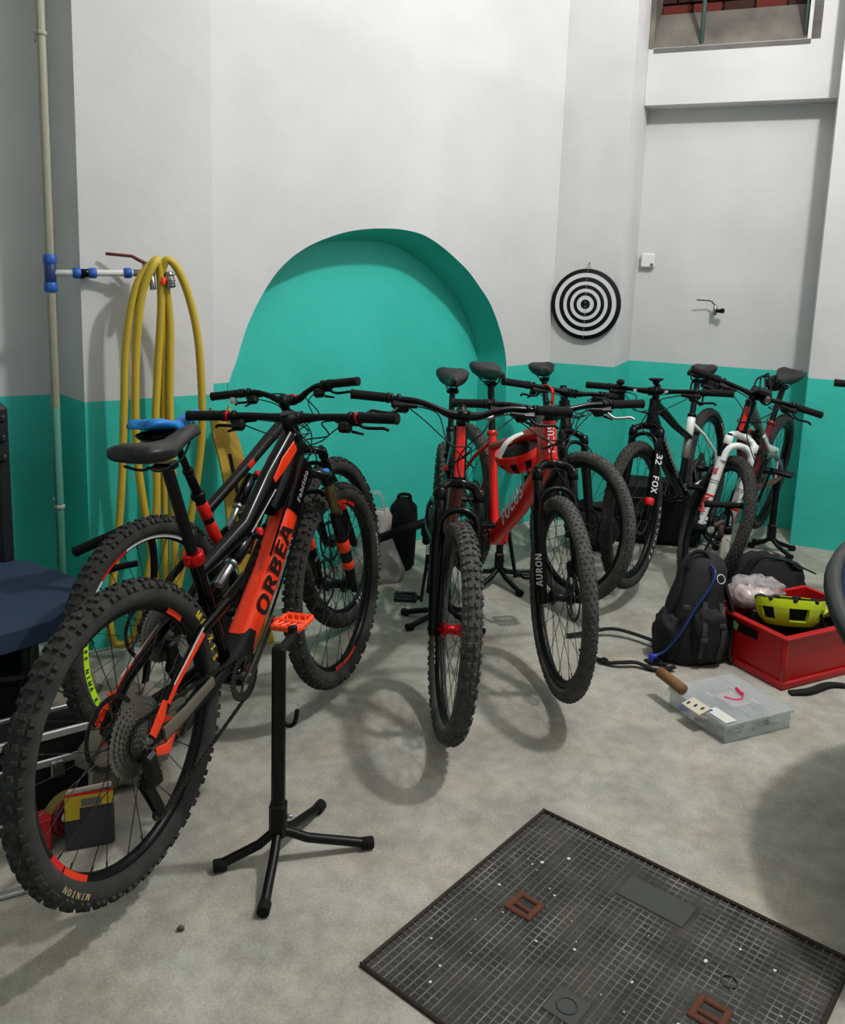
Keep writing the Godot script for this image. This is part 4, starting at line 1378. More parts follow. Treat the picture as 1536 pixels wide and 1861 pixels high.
func white_fork_extra(t: Node3D, T0: Transform3D, _T1: Transform3D, k: Dictionary) -> void:
	var st := st0()
	var ctr: Vector3 = k.ctr
	box(st, at(ctr + V(0.02, 0.018, 0.0), Basis(Vector3.BACK, -0.4)), Vector3(0.05, 0.06, 0.075), 0.012)
	cyl(st, ctr + V(0.03, 0.02, -0.02), ctr + V(0.06, 0.01, -0.02), 0.018, 16)
	part("front_light", done(st), M.black_gloss, k.hb)
	st = st0()
	cyl(st, ctr + V(0.058, 0.0107, -0.02), ctr + V(0.062, 0.0094, -0.02), 0.015, 16)
	part("light_lens", done(st), M.steel, k.hb)
	# white bent rocker beside the seat tube
	st = st0()
	var st_top: Vector3 = k.st_top; var sdir: Vector3 = k.sdir
	var j := st_top - sdir * 0.14
	for s in [-1.0, 1.0]:
		beam(st, [j + V(0.13, 0.1, s * 0.02), j + V(0.06, 0.03, s * 0.038), j + V(0.0, 0.0, s * 0.045), j + V(-0.1, -0.02, s * 0.055), j + V(-0.15, -0.12, s * 0.062), j + V(-0.17, -0.2, s * 0.066)], [0.012, 0.014, 0.016, 0.014, 0.013, 0.012], [0.026, 0.03, 0.045, 0.024, 0.022, 0.018], 2.6, 10)
	part("rocker_link", done(st), M.white_paint, t, T0)
	st = st0()
	var h0: Vector3 = k.h0; var h1: Vector3 = k.h1
	beam(st, [h0 + NF * 0.02 + AX * 0.005, h1 + NF * 0.02 - AX * 0.035], [0.022, 0.026], [0.016, 0.016], 3.0, 12)
	part("head_panel", done(st), M.red_decal, k.fr)

func red_strap_extra(_t: Node3D, _T0: Transform3D, _T1: Transform3D, k: Dictionary) -> void:
	# red rubber strap with a white buckle round the right-hand side of the bar
	var ctr: Vector3 = k.ctr
	var bh: float = k.bh
	var c := ctr + V(-0.01, 0.0, bh * 0.34)
	var st := st0()
	ribbon(st, spline([c + V(-0.018, 0.01, 0.03), c + V(0.0, 0.02, 0.02), c + V(0.02, 0.008, 0.0), c + V(0.024, -0.03, -0.012), c + V(0.02, -0.06, -0.02)], 5), 0.016, 0.004, Vector3(0, 0.3, 1))
	part("bar_strap", done(st), M.red_decal, k.hb)
	st = st0()
	box(st, at(c + V(0.02, -0.066, -0.02)), Vector3(0.012, 0.022, 0.024), 0.004)
	part("strap_buckle", done(st), M.white_paint, k.hb)

func build_bikes() -> void:
	var W := true; var F := false
	bike({"label": "orange and black full-suspension bicycle nearest the viewer, held on the foreground stand", "x": -0.671, "z": -1.873, "lift": 0.083, "yaw": 1.236, "lean": -0.066, "pitch": -0.016, "steer": 0.014, "R": 0.369, "W": 1.154, "bx": 0.897, "by": 0.645, "bh": 0.373, "rise": 0.008, "sx": 0.205, "sy": 0.662,
		"kind": "full", "tyre": "dh", "frame": M.black_gloss, "dt_mat": M.orange, "dt_w": 0.07, "dt_h": 0.09, "dt_pw": 3.4, "st_w": 0.038, "seat_tube": 0.40, "tt_drop": 0.05, "tt_sag": -0.06, "tt_h": [0.095, 0.088, 0.066, 0.03],
		"stay_panel": M.orange, "cs_mat": M.black_matt, "fork": M.black_gloss, "stanchion": M.olive_gold, "knob_mat": M.blue, "collar_mat": M.red_anodised, "bar_mat": M.black_matt,
		"pedal_mat": M.orange_plastic, "pedal_tilt": 0.05, "crank": 47.0, "crank_mat": M.steel_dark, "tilt": 0.14, "slim": 0.75, "crown": 0.50,
		"frame_text": [["ORBEA", "down", 0.48, 0.066, M.black_decal, 1.0], ["ORBEA", "down", 0.48, 0.066, M.black_decal, -1.0]],
		"fork_band": [[0.16, 0.205, 0.0222, M.orange, 1.0], [0.085, 0.115, 0.0215, M.orange, 1.0], [0.16, 0.205, 0.0222, M.orange, -1.0]],
		"ring_text": [["MAXXIS", F, 0.034, 0.02, 24.0, 1.0, 0.031, M.yellow_decal, true], ["MINION", F, 0.036, 0.013, 226.0, 1.0, 0.017, M.beige_decal, true], ["MINION DHR II", W, 0.034, 0.012, 0.0, 1.0, 0.017, M.beige_decal, true]],
		"rim_tape": [[F, 206, 216, M.red_decal, 1.0, 0.056, 0.076], [F, 217, 234, M.orange, 1.0, 0.056, 0.076], [F, 44, 57, M.orange, 1.0, 0.056, 0.076], [W, 72, 90, M.orange, 1.0, 0.056, 0.076], [W, 58, 70, M.red_decal, 1.0, 0.056, 0.076], [W, 258, 270, M.red_decal, 1.0, 0.056, 0.076], [W, 271, 292, M.orange, 1.0, 0.056, 0.076]],
		"extra": orange_extra})
	bike({"label": "black and red bicycle with a blue saddle, behind the orange bicycle", "x": -0.824, "z": -2.583, "lift": 0.028, "yaw": 1.135, "lean": -0.139, "pitch": -0.012, "steer": 0.085, "R": 0.37, "W": 1.137, "bx": 0.874, "by": 0.695, "bh": 0.335, "rise": 0.05, "sx": 0.174, "sy": 0.65,
		"kind": "full", "tyre": "dh", "frame": M.black_satin, "st_w": 0.038, "seat_tube": 0.45, "tt_drop": 0.07, "tt_sag": 0.0, "dropper": 0.12, "fork": M.black_gloss, "saddle": M.blue, "saddle_under": M.black_gloss, "tilt": 0.08, "slim": 0.5, "crank": 170.0, "st_mat": M.black_satin,
		"fork_band": [[0.17, 0.22, 0.0222, M.red, 1.0]],
		"ring_text": [["CROSSMAX", W, 0.067, 0.018, -58.0, 1.0, 0.028, M.white_decal, true], ["TRAIL", F, 0.036, 0.014, 62.0, 1.0, 0.018, M.grey_decal, true], ["900 NIMA K", F, 0.072, 0.013, 184.0, 1.0, 0.019, M.black_decal, false]],
		"rim_tape": [[F, 60, 108, M.white_decal, 1.0, 0.0605, 0.072], [F, 108, 132, M.red_decal, 1.0, 0.0605, 0.072], [F, 132, 150, M.white_decal, 1.0, 0.0605, 0.072], [F, 150, 156, M.red_decal, 1.0, 0.0605, 0.074], [F, 165, 206, M.neon, 1.0, 0.06, 0.084], [F, 84, 96, M.red_dark, 1.0, 0.03, 0.038], [W, 2, 12, M.red_decal, 1.0, 0.056, 0.07], [W, -8, 2, M.white_decal, 1.0, 0.056, 0.07], [W, 282, 290, M.red_decal, 1.0, 0.03, 0.042]],
		"extra": red_black_extra})
	bike({"label": "black and dark red bicycle facing the viewer head-on, with a red front hub", "x": 0.1, "z": -3.851, "lift": 0.063, "yaw": -1.553, "lean": -0.033, "pitch": -0.032, "steer": 0.099, "R": 0.364, "W": 1.16, "bx": 0.885, "by": 0.703, "bh": 0.393, "rise": 0.035, "sx": 0.163, "sy": 0.69,
		"kind": "full", "tyre": "dh", "tyre_mat": M.tyre_grey, "frame": M.black_gloss, "dt_mat": M.red_dark, "dt_w": 0.05, "ht_mat": M.black_gloss, "seat_tube": 0.44, "tt_drop": 0.08, "dropper": 0.16, "fork": M.black_gloss, "fhub_mat": M.red_anodised, "crank": -92.0, "tilt": 0.05, "brace_r": 0.012,
		"ring_text": [["NEON", W, 0.066, 0.015, 222.0, 1.0, 0.022, M.white_decal, true]],
		"extra": dark_red_extra})
	bike({"label": "bright red hardtail bicycle with grey lettering on its down tube, front wheel toward viewer", "x": 0.228, "z": -4.103, "lift": 0.099, "yaw": -1.308, "lean": -0.038, "pitch": -0.053, "steer": -0.14, "R": 0.368, "W": 1.165, "bx": 0.889, "by": 0.652, "bh": 0.378, "rise": 0.02, "sx": 0.172, "sy": 0.66,
		"tyre": "xc", "tyre_mat": M.tyre_grey, "frame": M.red, "cs_mat": M.black_gloss, "ss_mat": M.red, "dt_w": 0.056, "dt_h": 0.078, "tt_h": [0.056, 0.046, 0.04, 0.04], "seat_tube": 0.46, "tt_drop": 0.06, "st_w": 0.038, "fork": M.black_satin, "crank": 120.0, "tilt": 0.06, "blade_mat": M.steel,
		"frame_text": [["FOCUS", "down", 0.45, 0.062, M.white_decal, 1.0], ["FOCUS", "down", 0.45, 0.062, M.white_decal, -1.0], ["FOCUS", "head", 0.52, 0.024, M.white_decal, 0.0, 0.25]],
		"fork_text": [["AURON", 0.1, 0.024, M.white_decal, 1.0, 0.6, 1.0], ["AURON", 0.1, 0.024, M.white_decal, -1.0, 0.6, -1.0]],
		"extra": red_extra})
	bike({"label": "black bicycle with a red strap on its handlebar, behind the bright red bicycle", "x": 0.691, "z": -4.902, "lift": 0.077, "yaw": -1.549, "lean": 0.058, "pitch": -0.004, "steer": 0.54, "R": 0.349, "W": 1.072, "bx": 0.836, "by": 0.595, "bh": 0.372, "rise": 0.008, "sx": 0.17, "sy": 0.623,
		"tyre": "xc", "tyre_mat": M.tyre_grey, "frame": M.black_satin, "fork": M.black_satin, "seat_tube": 0.42, "crown": 0.45, "crank": 30.0, "tilt": 0.04, "extra": red_strap_extra})
	bike({"label": "black bicycle with a white tail and a white 32 on its fork", "x": 1.644, "z": -4.88, "lift": 0.13, "yaw": -2.176, "lean": 0.045, "pitch": -0.031, "steer": 0.008, "R": 0.354, "W": 1.11, "bx": 0.872, "by": 0.566, "bh": 0.368, "rise": 0.004, "sx": 0.185, "sy": 0.589,
		"tyre": "xc", "tyre_mat": M.tyre_dusty, "frame": M.black_gloss, "cs_mat": M.white_paint, "ss_mat": M.white_paint, "dt_w": 0.058, "dt_h": 0.066, "seat_tube": 0.42, "tt_drop": 0.12, "fork": M.black_gloss, "crown": 0.44, "crank": 205.0, "crank_mat": M.steel,
		"fork_text": [["32", 0.275, 0.034, M.white_decal, 1.0, 0.9, 1.0], ["FOX", 0.155, 0.032, M.white_decal, 1.0, 0.9, 1.0], ["FOX", 0.155, 0.032, M.white_decal, -1.0, 0.9, -1.0], ["32", 0.275, 0.034, M.white_decal, -1.0, 0.9, -1.0]],
		"fork_band": [[0.055, 0.09, 0.0218, M.red_decal, 1.0], [0.055, 0.09, 0.0218, M.red_decal, -1.0]],
		"ring_text": [["REYNOLDS", W, 0.041, 0.026, 212.0, -1.0, 0.038, M.white_decal, false], ["CA", W, 0.043, 0.02, 38.0, -1.0, 0.032, M.white_decal, true], ["REYNOLDS", F, 0.04, 0.014, 148.0, -1.0, 0.024, M.white_decal, true]],
		"extra": white_tail_extra})
	bike({"label": "dark red bicycle with a white fork, in front of the recessed wall", "x": 2.027, "z": -4.896, "lift": 0.129, "yaw": -2.19, "lean": -0.136, "pitch": -0.066, "steer": 0.641, "R": 0.348, "W": 1.069, "bx": 0.84, "by": 0.615, "bh": 0.345, "rise": 0.006, "sx": 0.165, "sy": 0.595,
		"kind": "full", "tyre": "xc", "frame": M.red_dark, "tt_mat": M.grey_paint, "ss_mat": M.grey_paint, "st_mat": M.red_dark, "ht_mat": M.black_gloss, "dt_w": 0.052, "seat_tube": 0.42, "tt_drop": 0.1, "fork": M.white_paint, "crown_mat": M.white_paint, "stanchion": M.black_gloss, "crown": 0.445, "crank": -70.0, "brace_r": 0.0165, "tilt": 0.02,
		"fork_text": [["FOX", 0.075, 0.032, M.red_decal, 1.0, 0.9, 1.0], ["RL", 0.245, 0.024, M.red_decal, 1.0, 0.9, 1.0], ["FOX", 0.075, 0.032, M.red_decal, -1.0, 0.9, -1.0]],
		"fork_band": [[0.118, 0.128, 0.0215, M.red_decal, 1.0], [0.09, 0.105, 0.021, M.red_decal, -1.0], [0.185, 0.188, 0.0226, M.black_decal, 1.0], [0.196, 0.199, 0.0227, M.black_decal, 1.0], [0.185, 0.188, 0.0226, M.black_decal, -1.0], [0.196, 0.199, 0.0227, M.black_decal, -1.0]],
		"extra": white_fork_extra})
	bike({"label": "bicycle of which only the black handlebar grip enters at the right edge", "x": 2.53, "z": -4.50, "lift": 0.0, "yaw": -1.982, "lean": 0.0, "pitch": 0.0, "steer": 0.0, "R": 0.345, "W": 1.05, "bx": 0.83, "by": 0.77, "bh": 0.37, "rise": 0.04, "sx": 0.17, "sy": 0.6,
		"tyre": "xc", "frame": M.black_satin, "fork": M.black_satin, "seat_tube": 0.42, "crown": 0.47, "crank": 10.0})

# ---------------------------------------------------------------- stands
func stand(label: String, base: Vector2, feet: Array, top: float, hook: Vector3, extra_hook := false) -> void:
	var t := thing("bicycle_stand", label, "stand", v3(base), 0.0, "black bicycle stands on the floor")
	var st := st0()
	box(st, at(V(0, 0.07 + (top - 0.07) * 0.5, 0)), Vector3(0.034, top - 0.07, 0.034), 0.007)
	part("post", done(st), M.black_satin, t)
	st = st0()
	box(st, at(V(0, 0.12, 0)), Vector3(0.044, 0.1, 0.044), 0.008)
	part("post_sleeve", done(st), M.black_satin, t)
	st = st0()
	cyl(st, V(0.022, 0.13, 0.004), V(0.038, 0.13, 0.004), 0.006, 10)
	part("bolt", done(st), M.steel, t)
	for f in feet:
		var e := Vector3(f.x - base.x, 0.014, f.y - base.y)
		st = st0()
		tube(st, [V(0, 0.085, 0), e * 0.12 + V(0, 0.075, 0), e * 0.3 + V(0, 0.05, 0), Vector3(e.x * 0.9, 0.018, e.z * 0.9)], 0.0125, 12)
		var lg := part("leg", done(st), M.black_satin, t)
		st = st0()
		var d := Vector3(e.x, 0.0, e.z).normalized()
		cyl(st, Vector3(e.x, 0.0165, e.z) - d * 0.034, Vector3(e.x, 0.0165, e.z), 0.0162, 14)
		part("rubber_foot", done(st), M.black_rubber, lg)
	# top hook that carries the bicycle
	st = st0()
	var h := hook - v3(base)
	var hp := [V(0, top - 0.02, 0), V(h.x * 0.5, top - 0.018, h.z * 0.5), V(h.x, top - 0.012, h.z), V(h.x * 1.02, top + 0.012, h.z * 1.02)]
	tube(st, hp, 0.0125, 10)
	part("hook", done(st), M.black_rubber, t)
	if extra_hook:
		st = st0()
		tube(st, spline([V(0.015, 0.392, 0.0), V(0.028, 0.385, 0.0), V(0.042, 0.395, 0.0), V(0.048, 0.43, 0.0)], 6), 0.006, 8)
		part("wire_hook", done(st), M.black_satin, t)

func build_stands() -> void:
	var P := func(x: float, z: float) -> Vector2: return Vector2(x, z)
	stand("black four-legged bicycle stand in the foreground beside the orange bicycle", P.call(-0.345, -2.06), [P.call(-0.503, -2.003), P.call(-0.345, -1.845), P.call(-0.095, -2.121), P.call(-0.255, -2.285)], 0.605, Vector3(-0.325, 0.5, -2.15), true)
	stand("black bicycle stand behind the head-on bicycle with the red front hub", P.call(0.13, -3.66), [P.call(-0.066, -3.749), P.call(-0.041, -3.566), P.call(0.3, -3.547), P.call(0.3, -3.78)], 0.30, Vector3(0.1, 0.36, -3.55))
	stand("black bicycle stand under the bright red bicycle", P.call(0.411, -4.183), [P.call(0.514, -4.019), P.call(0.29, -4.05), P.call(0.3, -4.33), P.call(0.55, -4.33)], 0.30, Vector3(0.36, 0.42, -3.98))
	stand("black bicycle stand under the black bicycle with the white tail", P.call(1.69, -4.97), [P.call(1.493, -5.033), P.call(1.756, -4.862), P.call(1.85, -5.07), P.call(1.6, -5.12)], 0.4, Vector3(1.62, 0.47, -4.84))
	stand("black bicycle stand under the white-forked bicycle near the right pier", P.call(2.062, -4.87), [P.call(2.225, -4.915), P.call(2.135, -4.733), P.call(1.968, -4.956), P.call(2.027, -5.03)], 0.5, Vector3(1.99, 0.47, -4.93))

# ---------------------------------------------------------------- things on the walls
func build_wall_things() -> void:
	# pipe run with taps
	var t := thing("water_pipe", "pale vertical pipe with blue couplings and a branch to the tap, far left", "pipe", Vector3(-1.38, 0, -3.195))
	var st := st0()
	cyl(st, V(0, 0.02, 0), V(0, CEIL - 0.02, 0), 0.0155, 16)
	part("riser", done(st), M.pipe_grey, t)
	for y in [0.62, 2.33]:
		st = st0()
		cyl(st, V(0, y - 0.008, 0), V(0, y + 0.008, 0), 0.0205, 14)
		box(st, at(V(-0.03, y, -0.05), Basis(Vector3.UP, 0.6)), Vector3(0.012, 0.014, 0.12), 0.002)
		part("pipe_clip", done(st), M.pipe_grey, t)
	st = st0()
	cyl(st, V(0, 0.015, 0), V(0, 1.005, 0), 0.0161, 16)
	part("painted_pipe", done(st), M.pipe_teal, t)
	var d := Vector3(0.287, 0.01, -0.148)
	st = st0()
	cyl(st, V(0, 1.502, 0), V(0, 1.502, 0) + d, 0.0125, 14)
	part("branch", done(st), M.white_pipe, t)
	for y in [1.552, 1.452]:
		st = st0()
		cyl(st, V(0, y - 0.018, 0), V(0, y + 0.018, 0), 0.0235, 16, 0.004)
		part("coupling", done(st), M.blue_coupling, t)
	st = st0()
	cyl(st, V(0, 1.46, 0), V(0, 1.545, 0), 0.0205, 16, 0.004)
	part("tee", done(st), M.blue_dark, t)
	for k in [0.28, 0.45, 0.84]:
		st = st0()
		cyl(st, V(0, 1.502, 0) + d * (k - 0.045), V(0, 1.502, 0) + d * (k + 0.045), 0.0195, 16, 0.004)
		part("coupling", done(st), M.blue_coupling, t)
	st = st0()
	cyl(st, V(0, 1.502, 0) + d * 0.32, V(0, 1.502, 0) + d * 0.41, 0.016, 14)
	tube(st, [V(0, 1.49, 0) + d * 0.36, V(0.0, 1.488, 0.02) + d * 0.36], 0.008, 8)
	part("valve", done(st), M.black_gloss, t)
	st = st0()
	var e := V(0, 1.502, 0) + d
	cyl(st, e - d * 0.1, e + d * 0.06, 0.014, 14)
	cyl(st, e + V(0.02, -0.012, 0.0), e + V(0.02, 0.035, 0.0), 0.018, 14)
	cyl(st, e + V(0.02, 0.02, -0.01), e + V(0.055, 0.0, 0.05), 0.014, 14)
	cyl(st, e + V(0.05, 0.0, 0.045), e + V(0.062, -0.06, 0.06), 0.012, 12)
	part("tap_body", done(st), M.steel, t)
	st = st0()
	tube(st, [e + V(0.02, 0.035, 0), e + V(-0.01, 0.05, 0.01), e + V(-0.03, 0.062, 0.02), e + V(-0.12, 0.068, 0.045)], [0.007, 0.007, 0.006, 0.006], 8)
	part("tap_lever", done(st), M.lever_red, t)
	# hose draped over the tap
	build_hose()
	# dartboard
	var c3 := v3(pE + (pF - pE).normalized() * 0.215, 1.39)
	var nd := Vector2(-(pF - pE).y, (pF - pE).x).normalized()
	var nrm := Vector3(nd.x, 0, nd.y)
	if nrm.z < 0: nrm = -nrm
	var xb := Vector3.UP.cross(nrm)
	t = thing("dartboard", "round black and white ringed dartboard hanging on the narrow pier", "dartboard", Vector3.ZERO)
	t.transform = Transform3D(Basis(xb, Vector3.UP, nrm), c3)
	st = st0()
	lathe(st, [[0.0, 0.004], [0.21, 0.004], [0.215, 0.01], [0.215, 0.026], [0.212, 0.03], [0.0, 0.03]], at(Vector3.ZERO, Basis(Vector3.RIGHT, PI / 2)), 64)
	part("board", done(st), M.black_matt, t)
	for r in [[0.190, 0.164], [0.138, 0.117], [0.095, 0.074], [0.053, 0.029]]:
		st = st0()
		ring(st, [[r[0], 0.0303], [r[0], 0.0315], [r[1], 0.0315], [r[1], 0.0303]], Transform3D.IDENTITY, 64, true)
		part("white_ring", done(st), M.white_decal, t)
	st = st0()
	for i in 6:
		var rr: float = [0.2, 0.151, 0.106, 0.0635, 0.04, 0.013][i]
		for s in [-1.0, 1.0]:
			words(st, str(min(i + 1, 9)), 0.011, at(V(0, s * rr, 0.0305)), 0.002)
	part("ring_number", st.commit(), M.grey_decal, t)
	st = st0()
	tube(st, [V(-0.02, 0.21, 0.01), V(0.004, 0.25, 0.006), V(0.022, 0.21, 0.01)], 0.0016, 6)
	cyl(st, V(0.004, 0.25, -0.004), V(0.004, 0.25, 0.012), 0.0035, 8)
	part("hanging_cord", done(st), M.steel, t)
	# white box on the recessed wall
	var ax := (pH - pG).normalized()
	var inn := Vector2(-0.384, 0.923)
	var rb := Basis(v3(ax), Vector3.UP, v3(inn))
	t = thing("switch_box", "small white electrical box on the recessed wall beside the pier", "switch", Vector3.ZERO)
	t.transform = Transform3D(rb, v3(pG + ax * 0.075 + inn * 0.02, 1.675))
	st = st0()
	box(st, at(V(0, 0, 0.0)), Vector3(0.085, 0.09, 0.042), 0.006)
	part("box_body", done(st), M.white_paint, t)
	st = st0()
	box(st, at(V(0.028, -0.028, 0.022)), Vector3(0.02, 0.02, 0.004), 0.002)
	part("button", done(st), M.grey_paint, t)
	# small tap
	t = thing("wall_tap", "small chrome tap with a thin lever on the recessed wall", "tap", Vector3.ZERO)
	t.transform = Transform3D(rb, v3(pG + ax * 0.52, 1.375))
	st = st0()
	cyl(st, V(0, 0, 0), V(0, 0, 0.05), 0.011, 12)
	cyl(st, V(0, -0.03, 0.05), V(0, 0.028, 0.05), 0.013, 12)
	part("tap_body", done(st), M.steel, t)
	st = st0()
	cyl(st, V(0.008, -0.004, 0.06), V(0.045, -0.004, 0.075), 0.012, 12)
	box(st, at(V(0.046, -0.002, 0.075)), Vector3(0.026, 0.03, 0.03), 0.006)
	part("tap_outlet", done(st), M.black_gloss, t)
	st = st0()
	tube(st, [V(0, 0.028, 0.05), V(-0.02, 0.05, 0.055), V(-0.035, 0.058, 0.058), V(-0.115, 0.06, 0.07)], 0.0042, 8)
	part("tap_lever", done(st), M.steel_dark, t)

func build_hose() -> void:
	var d := (pK - pC).normalized()
	var inn := Vector2(0.62, 0.785)
	var w := func(u: float, h: float, o: float) -> Vector3: return v3(pC + d * u + inn * o, h)
	var o0 := 0.1
	var p := []
	# u, h, offset: one continuous hose, five falls and one wide loop
	for q in [[0.33, 1.52, 0.13], [0.345, 1.565, 0.15], [0.385, 1.53, 0.15], [0.435, 1.42, 0.14], [0.475, 1.24, 0.13], [0.492, 0.95, 0.12], [0.48, 0.75, 0.11], [0.445, 0.52, 0.1], [0.40, 0.3, 0.1], [0.36, 0.14, 0.1], [0.335, 0.16, 0.1], [0.345, 0.4, 0.08], [0.35, 0.7, 0.07], [0.352, 1.0, 0.07], [0.355, 1.25, 0.08], [0.345, 1.48, 0.11], [0.325, 1.56, 0.12], [0.29, 1.545, 0.13], [0.235, 1.46, 0.12], [0.2, 1.25, 0.1], [0.188, 1.0, 0.09], [0.175, 0.7, 0.08], [0.15, 0.45, 0.08], [0.11, 0.18, 0.09], [0.13, 0.06, 0.1], [0.2, 0.1, 0.12], [0.26, 0.35, 0.12], [0.30, 0.6, 0.11], [0.305, 0.9, 0.1], [0.32, 1.15, 0.1], [0.33, 1.4, 0.12], [0.315, 1.55, 0.14], [0.285, 1.53, 0.15], [0.25, 1.42, 0.13], [0.232, 1.2, 0.11], [0.228, 0.95, 0.1], [0.236, 0.75, 0.1], [0.265, 0.5, 0.11], [0.3, 0.22, 0.12], [0.33, 0.08, 0.14], [0.365, 0.16, 0.13], [0.375, 0.45, 0.1], [0.378, 0.7, 0.09], [0.37, 1.0, 0.09], [0.372, 1.3, 0.1], [0.35, 1.47, 0.12]]:
		p.append(w.call(q[0] - 0.075, q[1], q[2] + 0.02))
	var t := thing("garden_hose", "long yellow hose draped in loops over the tap on the left", "hose")
	var st := st0()
	tube(st, spline(p, 6), 0.0152, 10)
	part("hose_pipe", done(st), M.hose, t)
	st = st0()
	var c: Vector3 = w.call(0.255, 1.47, 0.16)
	cyl(st, c, c + V(0.004, 0.03, 0.0), 0.012, 12)
	part("hose_connector", done(st), M.orange_plastic, t)
	st = st0()
	var c2: Vector3 = w.call(0.285, 1.46, 0.17)
	cyl(st, c2, c2 + V(-0.01, 0.06, 0.0), 0.0165, 12)
	for k in 3:
		torus(st, 0.017, 0.0025, at(c2 + V(-0.003, 0.01 + k * 0.02, 0), Basis(Vector3.RIGHT, PI / 2)), 16, 6)
	part("hose_clamp", done(st), M.steel, t)

# ---------------------------------------------------------------- manhole
func build_manhole() -> void:
	var u := Vector3(-0.639, 0, 0.770).normalized()
	var w := Vector3(0.770, 0, 0.639).normalized()
	var o := Vector3(0.396, 0, -2.299)
	var t := thing("manhole_cover", "square rusty ribbed steel manhole cover in the floor at lower right", "manhole", o)
	t.transform = Transform3D(Basis(w, Vector3.UP, u), o)
	# local x runs along w (0..0.83), local z along u (0..0.76)
	var lx := 0.83; var lz := 0.762
	var st := st0()
	box(st, at(V(lx * 0.5, -0.012, lz * 0.5)), Vector3(lx, 0.03, lz), 0.004)
	part("plate", done(st), M.iron, t)
	st = st0()
	for s in [[V(lx * 0.5, 0.003, -0.004), Vector3(lx + 0.02, 0.016, 0.009)], [V(lx * 0.5, 0.003, lz + 0.004), Vector3(lx + 0.02, 0.016, 0.009)], [V(-0.004, 0.003, lz * 0.5), Vector3(0.009, 0.016, lz)], [V(lx + 0.004, 0.003, lz * 0.5), Vector3(0.009, 0.016, lz)]]:
		box(st, at(s[0]), s[1], 0.004)
	part("frame_edge", done(st), M.rust_dark, t)
	st = st0()
	var nx := 44; var nz := 40
	var skip := [Rect2(0.125, 0.32, 0.085, 0.085), Rect2(0.60, 0.32, 0.085, 0.085), Rect2(0.31, 0.07, 0.19, 0.10), Rect2(0.36, 0.51, 0.085, 0.085)]
	var clear := func(x: float, z: float) -> bool:
		for r in skip:
			if r.has_point(Vector2(x, z)): return false
		return true
	var px := lx / nx; var pz := lz / nz
	for i in nx + 1:
		for j in nz + 1:
			var x := i * px; var z := j * pz
			if j < nz and clear.call(x, z + pz * 0.5) and i > 0 and i < nx: rib(st, V(x, 0.0035, z + pz * 0.5), 0.0026, pz * 0.5)
			if i < nx and clear.call(x + px * 0.5, z) and j > 0 and j < nz: rib2(st, V(x + px * 0.5, 0.0035, z), px * 0.5, 0.0026)
	var rb := part("grid_rib", done(st), M.iron_rib, t)
	rb.set_meta("kind", "stuff")
	# two rusty lifting sockets
	for c in [V(0.168, 0, 0.362), V(0.642, 0, 0.362)]:
		st = st0()
		for s in [[V(-0.03, 0, 0), Vector3(0.016, 0.012, 0.076)], [V(0.03, 0, 0), Vector3(0.016, 0.012, 0.076)], [V(0, 0, -0.03), Vector3(0.05, 0.012, 0.016)], [V(0, 0, 0.03), Vector3(0.05, 0.012, 0.016)]]:
			box(st, at(c + s[0] + V(0, 0.003, 0)), s[1], 0.003)
		cyl(st, c + V(-0.024, 0.003, 0.008), c + V(0.024, 0.003, 0.008), 0.007, 10)
		part("lifting_socket", done(st), M.rust, t)
	st = st0()
	box(st, at(V(0.405, 0.003, 0.12)), Vector3(0.18, 0.006, 0.09), 0.002)
	part("name_plate", done(st), M.iron_smooth, t)
	st = st0()
	box(st, at(V(0.402, 0.003, 0.552)), Vector3(0.08, 0.006, 0.08), 0.002)
	torus(st, 0.022, 0.003, at(V(0.402, 0.006, 0.552), Basis(Vector3.RIGHT, PI / 2)), 24, 6)
	part("badge_plate", done(st), M.iron_smooth, t)
	st = st0()
	torus(st, 0.018, 0.0022, at(V(0.641, 0.0055, 0.249), Basis(Vector3.RIGHT, PI / 2)), 24, 6)
	part("ring_mark", done(st), M.iron_smooth, t)
	# flecks of dried paint stuck on the ribs
	st = st0()
	var rng := RandomNumberGenerator.new(); rng.seed = 77
	for i in 46:
		var c := V(rng.randf_range(0.03, 0.8), 0.0048, rng.randf_range(0.12, 0.74))
		if not clear.call(c.x, c.z): continue
		lathe(st, [[0.004 * rng.randf_range(0.4, 1.3), 0.0], [0.002, 0.0012], [0.0, 0.0014]], Transform3D(Basis(Vector3.UP, rng.randf() * 6.0).scaled(Vector3(1, 1, rng.randf_range(0.4, 1.6))), c), 7)
	var fl := part("paint_fleck", done(st), M.white_decal, t)
	fl.set_meta("kind", "stuff")
	# a pebble on the floor
	st = st0()
	blob(st, at(V(0, 0.006, 0)), Vector3(0.009, 0.007, 0.006), 2.0, 0.4, 1.4, 3, 12, 8)
	var pb := part("pebble", done(st), M.mud, self)
	pb.position = Vector3(-0.53, 0, -1.80)
	tag(pb, "tiny brown pebble on the floor left of the foreground stand", "pebble")

func rib(st: SurfaceTool, c: Vector3, a: float, b: float) -> void:
	# ridge along z
	var h := 0.0045
	quad(st, c + V(-a, -h * 0.5, b), c + V(a * 0.0, h * 0.5, b), c + V(a * 0.0, h * 0.5, -b), c + V(-a, -h * 0.5, -b))
	quad(st, c + V(a * 0.0, h * 0.5, b), c + V(a, -h * 0.5, b), c + V(a, -h * 0.5, -b), c + V(a * 0.0, h * 0.5, -b))

